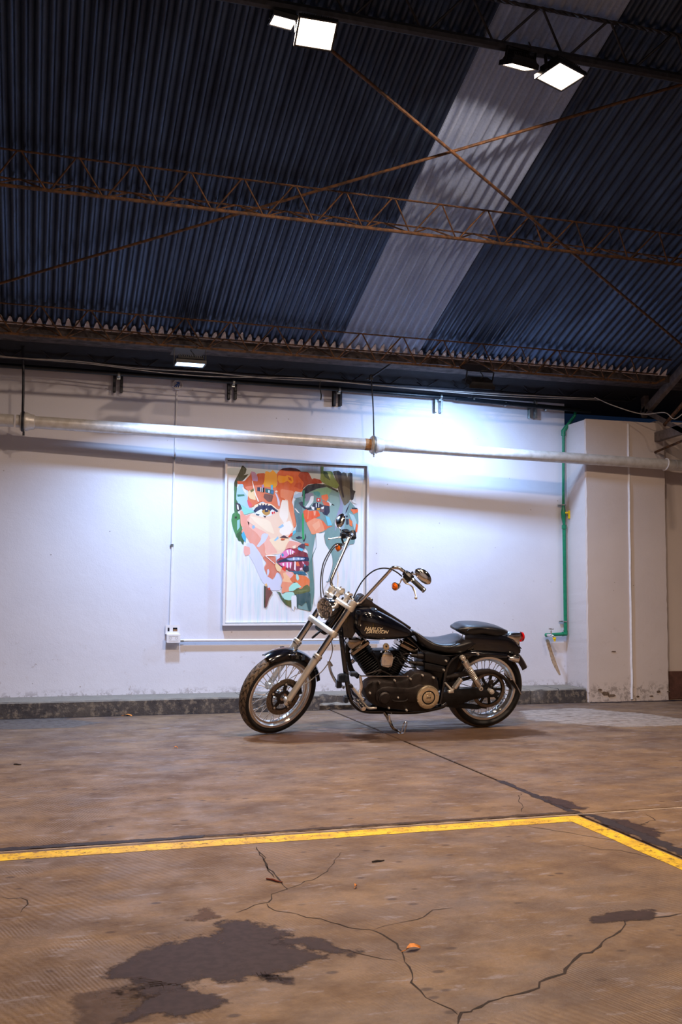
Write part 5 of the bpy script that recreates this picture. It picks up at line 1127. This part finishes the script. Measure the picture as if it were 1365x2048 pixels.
for (x, y) in ((625, 1405), (738, 1278), (935, 1250), (1130, 1230), (1280, 1185), (972, 1460), (1415, 1215), (860, 1590), (1080, 1618), (1450, 1540)):
    m = MB(); q = Sx(x, y, .23); m.lathe([(.0, .008), (.005, .008), (.0078, .004), (.0078, -.02)], q, V(0, -1, 0), 12); bb_(m, 'cover_bolt', 'alu', pc)
m = MB(); m.tube([Sx(720, 1258, .222), Sx(745, 1285, .232)], .013, 10); bb_(m, 'filler_boss', 'wrinkle', pc)
dq = B(856.6, 1394.5, .235)
m = MB(); m.lathe([(.089, -.02), (.090, .004), (.086, .010), (.078, .013), (.054, .012), (.052, .008), (.048, .008)], dq, V(0, -1, 0), 56); dcv = bb_(m, 'clutch_cover', 'gold', pc)
m = MB(); m.lathe([(.0, .016), (.030, .0155), (.044, .013), (.047, .006)], dq, V(0, -1, 0), 44); bb_(m, 'cover_medallion', 'gold', dcv) if False else bb_(m, 'cover_medallion', 'gold', pc)
m = MB(); m.lathe([(.0475, .010), (.0475, .0125), (.053, .0125), (.053, .010)], dq, V(0, -1, 0), 44); bb_(m, 'black_groove', 'satin', pc)
m = MB(); m.sphere(dq+V(0, -.017, .005), .021, 16, (1, .22, .9)); m.box(dq+V(0, -.017, -.017), (.020, .008, .014), bev=.003); m.box(dq+V(.0, -.016, .034), (.05, .004, .008), bev=.0015); bb_(m, 'skull_relief', 'gold', pc)
m = MB()
for s in (-1, 1): m.sphere(dq+V(s*.008, -.0215, .004), .0052, 10, (1, .4, 1))
bb_(m, 'relief_hollow', 'satin', pc)
for k in range(5):
    u = k*2*math.pi/5+math.pi/2; m = MB(); q = dq+.070*V(math.cos(u), 0, math.sin(u)); m.lathe([(.0, .017), (.0045, .016), (.0055, .010)], q, V(0, -1, 0), 10); bb_(m, 'cover_screw', 'chrome', pc)
# shift linkage
m = MB(); m.tube([Sx(500, 1192, .27), Sx(1095, 1192, .27)], .0048, 10); m.sphere(Sx(503, 1192, .27), .009, 10); m.sphere(Sx(1092, 1192, .27), .009, 10); bb_(m, 'shift_rod', 'chrome')
m = MB(); m.tube([Sx(500, 1192, .27), Sx(512, 1260, .27), Sx(515, 1340, .27), Sx(500, 1400, .27), Sx(520, 1500, .27)], [.010, .012, .013, .011, .012], 12, sm=4); bb_(m, 'shift_arm', 'chrome')
m = MB(); m.tube([Sx(405, 1330, .28), Sx(460, 1400, .28), Sx(535, 1490, .28)], [.008, .010, .012], 12, sm=3); m2 = bb_(m, 'shift_lever', 'alu'); m = MB(); m.tube([Sx(368, 1292, .29), Sx(375, 1300, .29), Sx(400, 1325, .29), Sx(408, 1333, .29)], [.008, .0125, .0125, .008], 12); bb_(m, 'toe_rubber', 'rubber', m2)
m = MB(); a_, b_ = Sx(438, 1492, .27), Sx(548, 1598, .42); m.tube([a_, a_+(b_-a_)*.06, a_+(b_-a_)*.94, b_], [.014, .0215, .0215, .017], 18); fp = bb_(m, 'foot_peg', 'chrome')
for k in range(6):
    u = k*math.pi/3; ad = unit(b_-a_); x_, y_, _ = basis(ad); off = .0215*(math.cos(u)*x_+math.sin(u)*y_); m = MB(); m.tube([a_+(b_-a_)*.12+off, a_+(b_-a_)*.9+off], .004, 6); bb_(m, 'peg_rubber', 'rubber', fp)
m = MB(); m.tube([Sx(440, 1490, .2), Sx(530, 1510, .2), Sx(600, 1588, .2), Sx(705, 1588, .2)], .009, 10, sm=3); bb_(m, 'peg_mount', 'alu')
# rear-side plugs and boxes
for (x0_, y0_, x1_, y1_, r_) in ((1130, 935, 1290, 950, .020), (1110, 1020, 1290, 1045, .018)):
    m = MB(); a_, b_ = Sx(x0_, y0_, .13), Sx(x1_, y1_, .13); m.tube([a_, a_+(b_-a_)*.45, a_+(b_-a_)*.5, b_], [r_*.6, r_*.7, r_, r_], 14); m.tube([a_+(b_-a_)*.05, a_-(b_-a_)*.3+V(0, 0, .01), Sx(1010, 940, .1)], .006, 8, sm=3); bb_(m, 'cable_plug', 'wrinkle')
m = MB(); m.tube([Sx(960, 960, .12), Sx(1010, 1040, .12), Sx(1100, 1080, .12), Sx(1190, 1085, .12)], .005, 8, sm=4); m.tube([Sx(1000, 900, .12), Sx(1040, 960, .12), Sx(1120, 985, .12)], .005, 8, sm=4); bb_(m, 'loose_wires', 'rubber')
for pts in ([(165, 580), (200, 572), (430, 620), (445, 640), (420, 715), (380, 722), (180, 680), (165, 660)], [(165, 690), (190, 684), (385, 725), (400, 745), (380, 800), (330, 800), (160, 760)]):
    m = MB(); m.prism(prof_px(Rx, pts, .17), (0, .07, 0), bev=.012); bb_(m, 'side_box', 'satin')
m = MB(); m.prism(prof_px(Rx, [(160, 560), (450, 600), (560, 600), (520, 760), (420, 900), (330, 1000), (310, 860), (170, 800)], .12), (0, .24, 0), bev=.02); bb_(m, 'battery_case', 'satin')
for (x, y) in ((400, 668), (375, 768), (398, 915), (455, 972), (750, 592)):
    m = MB(); m.lathe([(.0, .008), (.006, .007), (.0085, 0), (.0085, -.02)], Rx(x, y, .185), V(0, -1, 0), 12); bb_(m, 'frame_bolt', 'alu')
# --- fuel tank
tst = [(422, 350, 610, .060), (450, 330, 700, .105), (520, 318, 738, .140), (620, 322, 748, .156), (720, 362, 750, .160), (850, 430, 746, .148), (960, 495, 742, .125), (1060, 560, 735, .098), (1130, 615, 722, .070), (1168, 665, 705, .035)]
TKS = []
for x, ty, by, hw in tst:
    a_ = Sx(x, ty, 0.02); b_ = Sx(x, by, .10); TKS.append((a_[0], a_[2], b_[2], hw))
TKS.sort()
def tank_at(X):
    xs_ = [t[0] for t in TKS]; return [float(np.interp(X, xs_, [t[i] for t in TKS])) for i in (1, 2, 3)]
def se(u, p): return math.copysign(abs(math.cos(u))**p, math.cos(u)), math.copysign(abs(math.sin(u))**p, math.sin(u))
m = MB(); rings = []; Xs = np.linspace(TKS[0][0], TKS[-1][0], 34); kern = 1
def tprof(X):
    r = np.array([tank_at(X+d) for d in (-.03, -.015, 0, .015, .03)]).mean(0); return r
for X in Xs:
    zt, zb, hw = tprof(X); zc = zb+(zt-zb)*.42; row = []
    for u in np.linspace(0, 2*math.pi, 40, endpoint=False):
        cx, sx_ = se(u, .72 if math.sin(u) > 0 else .5); row.append(V(X, cx*hw, zc+sx_*((zt-zc) if sx_ > 0 else (zc-zb))))
    rings.append(row)
e0 = rings[0]; c_ = sum(e0)/len(e0); rings = [[c_+(p-c_)*.55+V(-.012, 0, 0) for p in e0]]+rings; e1_ = rings[-1]; c_ = sum(e1_)/len(e1_); rings += [[c_+(p-c_)*.5+V(.012, 0, 0) for p in e1_]]
m.loft(rings); tank = bb_(m, 'fuel_tank', 'gloss', sharp=60)
def tank_y(X, z, off=.0012):
    zt, zb, hw = tprof(X); zc = zb+(zt-zb)*.42
    v = (z-zc)/((zt-zc) if z > zc else (zc-zb)); v = max(-.999, min(.999, v)); p = .72 if v > 0 else .5
    s_ = abs(v)**(1/p); c__ = math.sqrt(max(0, 1-s_*s_)); return -(c__**p)*hw-off
# lettering wrapped on the tank side
def word(txt, size, x, y, sx_, sy_, name='tank_lettering', shear=.45):
    cu = bpy.data.curves.new(name, 'FONT'); cu.body = txt; cu.size = 1; cu.shear = shear; cu.offset = .022; cu.space_character = .92
    ob = bpy.data.objects.new(name, cu); COL.objects.link(ob); bpy.context.view_layer.update()
    me = bpy.data.meshes.new_from_object(ob.evaluated_get(bpy.context.evaluated_depsgraph_get())); bpy.data.objects.remove(ob)
    import bmesh
    bm = bmesh.new(); bm.from_mesh(me); bmesh.ops.subdivide_edges(bm, edges=[e for e in bm.edges if e.calc_length() > .2], cuts=3); bmesh.ops.triangulate(bm, faces=bm.faces)
    xs_ = [v.co.x for v in bm.verts]; ys_ = [v.co.y for v in bm.verts]; w0, w1, h0, h1 = min(xs_), max(xs_), min(ys_), max(ys_)
    for v in bm.verts:
        t, q = (v.co.x-w0)/(w1-w0), (v.co.y-h0)/(h1-h0)
        P = Sx(x[0]+(x[1]-x[0])*t, y[1]+(y[0]-y[1])*q+sx_*t, .150); yy = tank_y(P[0], P[2]); P = Sx(x[0]+(x[1]-x[0])*t, y[1]+(y[0]-y[1])*q+sx_*t, -yy-.0); yy = tank_y(P[0], P[2]); v.co = Vector((P[0], yy, P[2]))
    bm.to_mesh(me); bm.free(); me.materials.append(M['gold_letter']); o = bpy.data.objects.new(name, me); COL.objects.link(o); o.parent = tank; return o
M['gold_letter'] = mat('gilt_letters', srgb(240, 222, 188), .35, .1, noise=.1)
word('HARLEY-', 1, (552, 790), (578, 628), 14, 0); word('DAVIDSON', 1, (572, 858), (622, 662), 4, 0)
w1 = [(552, 628), (578, 578)]
# gauge, dash, caps
m = MB(); fq = Sx(660, 372, .075); zt = fq[2]; nrm = unit(V(0, -.45, 1)); m.lathe([(.0, .010), (.024, .010), (.031, .006), (.033, -.004)], fq, nrm, 30); cap = bb_(m, 'fuel_cap', 'chrome', tank)
m = MB(); m.lathe([(.0, .0115), (.017, .0115), (.019, .009)], fq, nrm, 26); bb_(m, 'gauge_face', 'plug', tank)
dsh = [(445, 330), (455, 275), (490, 215), (520, 192), (555, 188), (580, 215), (600, 232), (655, 262), (668, 285), (800, 368), (960, 470), (1140, 590), (1120, 640), (900, 520), (700, 400), (600, 340), (500, 330)]
m = MB(); m.prism(prof_px(Sx, dsh, .045), (0, .09, 0), bev=.010); dash = bb_(m, 'tank_console', 'wrinkle')
m = MB(); q = (Sx(520, 205, 0)); nr = unit(V(.62, 0, .9)); m.lathe([(.046, -.045), (.05, -.005), (.048, .004), (.042, .006), (.0, .004)], Sx(520, 235, 0), nr, 30); bb_(m, 'speedometer', 'satin', dash)
m = MB(); m.lathe([(.0, .014), (.018, .012), (.024, .004), (.024, -.01)], Sx(625, 240, 0), unit(V(.45, 0, .9)), 20); bb_(m, 'ignition_cap', 'chrome_dark', dash)
# --- seats
def seat_loft(st, f, name, topp=.8, dish=.0):
    T = []
    for x, ty, by, hw in st: a_ = f(x, ty, 0); b_ = f(x, by, hw*.8); T.append((a_[0], a_[2], b_[2], hw))
    T.sort(); Xs = np.linspace(T[0][0], T[-1][0], 40); xs_ = [t[0] for t in T]; rings = []
    for X in Xs:
        zt, zb, hw = [np.mean([np.interp(X+d, xs_, [t[i] for t in T]) for d in (-.02, -.01, 0, .01, .02)]) for i in (1, 2, 3)]
        zc = zb+(zt-zb)*.55; row = []
        for u in np.linspace(0, 2*math.pi, 40, endpoint=False):
            cx, sx_ = se(u, .62); zz = zc+sx_*((zt-zc) if sx_ > 0 else (zc-zb))
            if sx_ > 0 and dish: zz -= dish*math.exp(-((cx)/.5)**2)*sx_
            row.append(V(X, cx*hw, zz))
        rings.append(row)
    for k, sg in ((0, -1), (-1, 1)):
        e_ = rings[k]; c_ = sum(e_)/len(e_); cap_ = [c_+(p-c_)*.6+V(sg*.014, 0, 0) for p in e_]
        rings = [cap_]+rings if k == 0 else rings+[cap_]
    m = MB(); m.loft(rings); return bb_(m, name, 'leather', sharp=60)
st1 = [(8, 318, 350, .035), (45, 322, 400, .075), (90, 352, 500, .100), (180, 412, 565, .130), (300, 432, 590, .165), (400, 425, 602, .178), (500, 400, 596, .178), (560, 385, 560, .170), (610, 400, 510, .155), (645, 440, 470, .13)]
st2 = [(488, 292, 335, .075), (520, 268, 365, .100), (570, 246, 400, .118), (640, 244, 405, .130), (720, 246, 380, .135), (800, 250, 395, .135), (880, 262, 412, .130), (960, 282, 408, .115), (1010, 302, 375, .095), (1030, 320, 370, .06)]
s1_ = seat_loft(st1, Rx, 'rider_seat', dish=.012); s2_ = seat_loft(st2, Rx, 'pillion_seat')
m = MB(); m.tube([Rx(x, y, s) for x, y, s in ((210, 440, .135), (290, 485, .165), (400, 500, .178), (500, 480, .178), (565, 420, .168), (580, 372, .14))], .0035, 6, sm=5); bb_(m, 'seat_piping', 'leather', s1_)
m = MB(); m.tube([Rx(x, y, s) for x, y, s in ((60, 480, .10), (150, 570, .125), (290, 598, .15), (430, 607, .160), (560, 578, .150), (640, 480, .125))], .004, 6, sm=5); bb_(m, 'seat_piping', 'leather', s1_)
m = MB(); m.tube([Rx(x, y, s) for x, y, s in ((600, 372, .10), (650, 322, .125), (740, 306, .134), (860, 318, .13), (960, 322, .115), (1015, 330, .09))], .0035, 6, sm=5); bb_(m, 'seat_piping', 'leather', s2_)
# --- rear fender (arc over the wheel), struts
m = MB(); rings = []; fR = .375
for u in np.linspace(math.radians(28), math.radians(128), 44):
    d = re1*math.cos(math.pi-u)+re2*math.sin(u); k_ = 0; row = []
    for (dr, y) in ((-.055, -.100), (-.015, -.098), (.0, -.082), (.012, -.045), (.016, 0), (.012, .045), (.0, .082), (-.015, .098), (-.055, .100), (-.055, .096), (-.017, .094), (-.004, .080), (.008, .044), (.011, 0), (.008, -.044), (-.004, -.080), (-.017, -.094), (-.055, -.096)): row.append(rc+d*(fR+dr)+V(0, y, 0))
    rings.append(row)
m.loft(rings); rfd = bb_(m, 'rear_fender', 'gloss')
m = MB(); m.prism(prof_px(Rx, [(560, 600), (590, 470), (610, 390), (680, 365), (760, 368), (900, 392), (1060, 395), (1100, 420), (1190, 500), (1215, 545), (1210, 580), (1180, 592), (1090, 590), (900, 572), (700, 575), (600, 625)], .118), (0, .012, 0), bev=.004); bb_(m, 'fender_side', 'gloss', rfd)
for s in (.128, -.128):
    m = MB(); m.prism([Rx(x, y, s) for x, y in ((540, 590), (700, 572), (860, 574), (1050, 600), (1120, 612), (1120, 628), (1040, 628), (860, 604), (700, 602), (560, 618))], (0, .014, 0), bev=.004); bb_(m, 'fender_strut', 'satin')
# tail light
m = MB(); tp_ = [(1050, 420), (1062, 395), (1110, 370), (1170, 362), (1222, 362), (1228, 420), (1210, 445), (1205, 520), (1180, 490), (1130, 450)]; m.prism(prof_px(Rx, tp_, .045), (0, .09, 0), bev=.014); tlg = bb_(m, 'tail_light', 'chrome')
m = MB(); q = Rx(1226, 402, .0); m.lathe([(.0, .018), (.025, .014), (.038, .004), (.040, -.012)], q, V(1, 0, 0), 26); bb_(m, 'tail_lens', 'red', tlg)
for s, yy in ((.15, 0), (-.15, 0)):
    p = Rx(1178, 640, s); signal(p, V(1, 0, -.05), stem=[Rx(1040, 605, s*.85), Rx(1080, 612, s*.95), p-V(.05, 0, 0)], R_s=.033, L=.075)
m = MB(); m.prism(prof_px(Rx, [(1180, 500), (1200, 498), (1228, 535), (1205, 532)], .07), (0, .14, 0), bev=.002); bb_(m, 'number_plate_bracket', 'satin')
m = MB(); bl_ = [(1040, 800), (1075, 835), (1110, 858), (1140, 885), (1222, 1020), (1220, 1038), (1205, 1032), (1120, 930), (1085, 880), (1035, 815)]; m.prism(prof_px(Rx, bl_, .14), (0, .008, 0), bev=.002); pln = bb_(m, 'side_blade', 'satin')
m = MB(); m.tube([Rx(1030, 798, .142), Rx(1070, 835, .146), Rx(1110, 862, .146), Rx(1140, 888, .146), Rx(1218, 1030, .146)], .0045, 8, sm=3); m.sphere(Rx(1105, 862, .15), .010, 10); bb_(m, 'blade_edge', 'chrome', pln)
# --- swingarm, belt guard, pulley
m = MB()
sa = [(330, 1020), (500, 985), (700, 960), (860, 985), (960, 1000), (985, 1030), (960, 1060), (820, 1070), (700, 1090), (480, 1170), (350, 1165)]
m.prism(prof_px(Rx, sa, .125), (0, .03, 0), bev=.008); bb_(m, 'swingarm', 'satin')
m = MB(); m.prism([Rx(x, y, -.095) for x, y in sa], (0, .03, 0), bev=.006); bb_(m, 'swingarm', 'satin')
bgp = [(375, 842), (480, 815), (600, 798), (720, 785), (820, 768), (900, 766), (970, 785), (1040, 830), (1085, 880), (1110, 930), (1120, 990), (1095, 965), (1070, 905), (1010, 845), (940, 812), (860, 805), (760, 820), (600, 838), (400, 866)]
m = MB(); m.prism(prof_px(Rx, bgp, .140), (0, .055, 0), bev=.008); bb_(m, 'belt_guard', 'wrinkle')
pq = B(980.5, 1387, .085); pq = V(rc[0], -.085, rc[2])
m = MB(); m.lathe([(.118, -.012), (.118, .014), (.136, .014), (.142, .010), (.142, -.012), (.118, -.012)], pq, V(0, -1, 0), 64); bb_(m, 'belt_pulley', 'disc')
m = MB(); m.lathe([(.112, -.004), (.112, .006), (.119, .006), (.119, -.004)], pq, V(0, -1, 0), 48)
for k in range(9):
    u = k*2*math.pi/9; d = V(math.cos(u), 0, math.sin(u)); t_ = V(-math.sin(u), 0, math.cos(u)); m.box(pq+d*.078, (.085, .022, .012), (d, t_, V(0, 1, 0)), bev=.003)
m.lathe([(.02, .012), (.045, .010), (.050, -.006)], pq, V(0, -1, 0), 30); bb_(m, 'pulley_spokes', 'satin')
m = MB(); r1_, r2_ = pq+V(0, .005, .142), Rx(180, 1000, .075); 
for sg in (1, -1): m.bar(pq+V(0, 0, sg*.142), Rx(250, 1040+0*sg, .085)+V(0, 0, sg*.05), .025, .006, up=(0, 1, 0))
bb_(m, 'drive_belt', 'rubber')
m = MB(); q = V(rc[0], -.16, rc[2]); m.cyl(q+V(0, .05, 0), q, .020, 18); m.cyl(q, q-V(0, .012, 0), .016, 6); m.cyl(q-V(0, .012, 0), q-V(0, .016, 0), .009, 12); bb_(m, 'axle_nut', 'alu')
m = MB(); m.sphere(Rx(894, 940, .15), .010, 10); m.box(Rx(890, 895, .14), (.035, .01, .035), bev=.003); bb_(m, 'axle_adjuster', 'wrinkle')
m = MB(); m.prism(prof_px(Rx, [(330, 1085), (560, 1120), (700, 1140), (780, 1185), (740, 1198), (440, 1175), (340, 1160)], .11), (0, .02, 0), bev=.005); bb_(m, 'lower_belt_guard', 'satin')
# shocks
for s in (.178, -.178):
    a_, b_ = Rx(578, 632, s), Rx(772, 965, s)
    if s < 0: a_ = Rx(578, 632, .178)*V(1, -1, 1); b_ = Rx(772, 965, .178)*V(1, -1, 1)
    d_ = unit(b_-a_); L = np.linalg.norm(b_-a_)
    m = MB(); m.tube([a_+d_*.02, a_+d_*L*.98], .010, 12); m.lathe([(.008, -.02), (.019, -.018), (.021, 0), (.019, .018), (.008, .02)], a_, V(0, -1, 0), 20); m.lathe([(.008, -.018), (.017, -.016), (.018, 0), (.017, .016), (.008, .018)], b_, V(0, -1, 0), 20); sk_ = bb_(m, 'shock_absorber', 'alu')
    m = MB(); m.tube([a_+d_*.030, a_+d_*.034, a_+d_*.085, a_+d_*.09], [.018, .027, .027, .022], 20); m.tube([b_-d_*.092, b_-d_*.088, b_-d_*.028, b_-d_*.02], [.018, .0235, .0235, .018], 20); bb_(m, 'chrome_cap', 'rimc', sk_)
    x_, y_, _ = basis(d_); n_ = 9.0; h0, h1 = .085, L-.085; pts = [a_+d_*(h0+(h1-h0)*t)+.0205*(math.cos(2*math.pi*n_*t)*x_+math.sin(2*math.pi*n_*t)*y_) for t in np.linspace(0, 1, 150)]
    m = MB(); m.tube(pts, .0050, 8); bb_(m, 'coil_spring', 'alu', sk_)
    m = MB(); m.lathe([(.0, .010), (.007, .009), (.010, .004), (.010, -.02)], a_+V(0, -.018 if s > 0 else .018, 0), V(0, -1 if s > 0 else 1, 0), 12); bb_(m, 'mount_bolt', 'alu', sk_)
# pillion peg (folded up)
m = MB(); a_, b_ = Rx(485, 965, .20), Rx(562, 860, .20); m.tube([a_, a_+(b_-a_)*.05, a_+(b_-a_)*.95, b_], [.016, .0205, .0205, .017], 18); pg = bb_(m, 'pillion_peg', 'rimc')
m = MB(); m.tube([a_+(a_-b_)*.35, a_], .009, 10); m.box(a_+(a_-b_)*.38+V(0, .015, 0), (.045, .03, .022), bev=.004); m.tube([Rx(400, 920, .17), Rx(465, 985, .19)], .008, 8); bb_(m, 'peg_mount', 'alu', pg)
# kickstand (its foot on the floor)
gpt = toL(fl(801, 1469.5)); gpt2 = toL(fl(806, 1469))
m = MB(); m.tube([Sx(800, 1640, .13), Sx(855, 1725, .16), Sx(905, 1830, .20), toL(V(*fl(795, 1466))+V(0, 0, .02)), toL(V(*fl(801, 1468.5))+V(0, 0, .012))], [.013, .014, .011, .010, .010], 12, sm=4); ks = bb_(m, 'side_stand', 'chrome_dark')
m = MB(); g0 = V(*fl(800, 1469)); q = [g0+V(-.01, 0, .007), g0+V(.03, 0, .007), g0+V(.045, -.01, .05), g0+V(.052, -.015, .085), g0+V(.040, -.01, .092), g0+V(.030, 0, .075), g0+V(.018, 0, .02)]
m.tube([toL(p) for p in q], .0042, 8, sm=4); m.box(toL(g0+V(.008, 0, .006)), (.05, .03, .010), bev=.003); bb_(m, 'stand_tang', 'chrome', ks)
m = MB(); x_, y_ = Sx(860, 1680, .17), Sx(870, 1760, .18); m.tube([x_, y_], .009, 10); bb_(m, 'stand_spring', 'chrome', ks)
# exhaust on the far side
m = MB(); m.tube([S_(430, 980, -.10), S_(330, 1100, -.15), S_(400, 1400, -.20), S_(700, 1520, -.22), Rx(300, 1120, -.23), Rx(420, 1110, -.23)], .021, 14, sm=4); m.tube([S_(1120, 1000, -.10), S_(1180, 1120, -.17), S_(1100, 1400, -.22), Rx(300, 1070, -.24), Rx(420, 1060, -.24)], .021, 14, sm=4); ex = bb_(m, 'exhaust_pipe', 'chrome')
m = MB(); m.tube([Rx(400, 1085, -.24), Rx(430, 1080, -.24), Rx(960, 1050, -.25), Rx(1000, 1048, -.25)], [.026, .045, .048, .038], 20); bb_(m, 'silencer', 'chrome')
m = MB(); q = S_(800, 1080, -.16); m.lathe([(.0, .035), (.07, .033), (.088, .02), (.09, -.02), (.05, -.03)], q, V(0, 1, 0), 32); bb_(m, 'air_cleaner', 'satin')
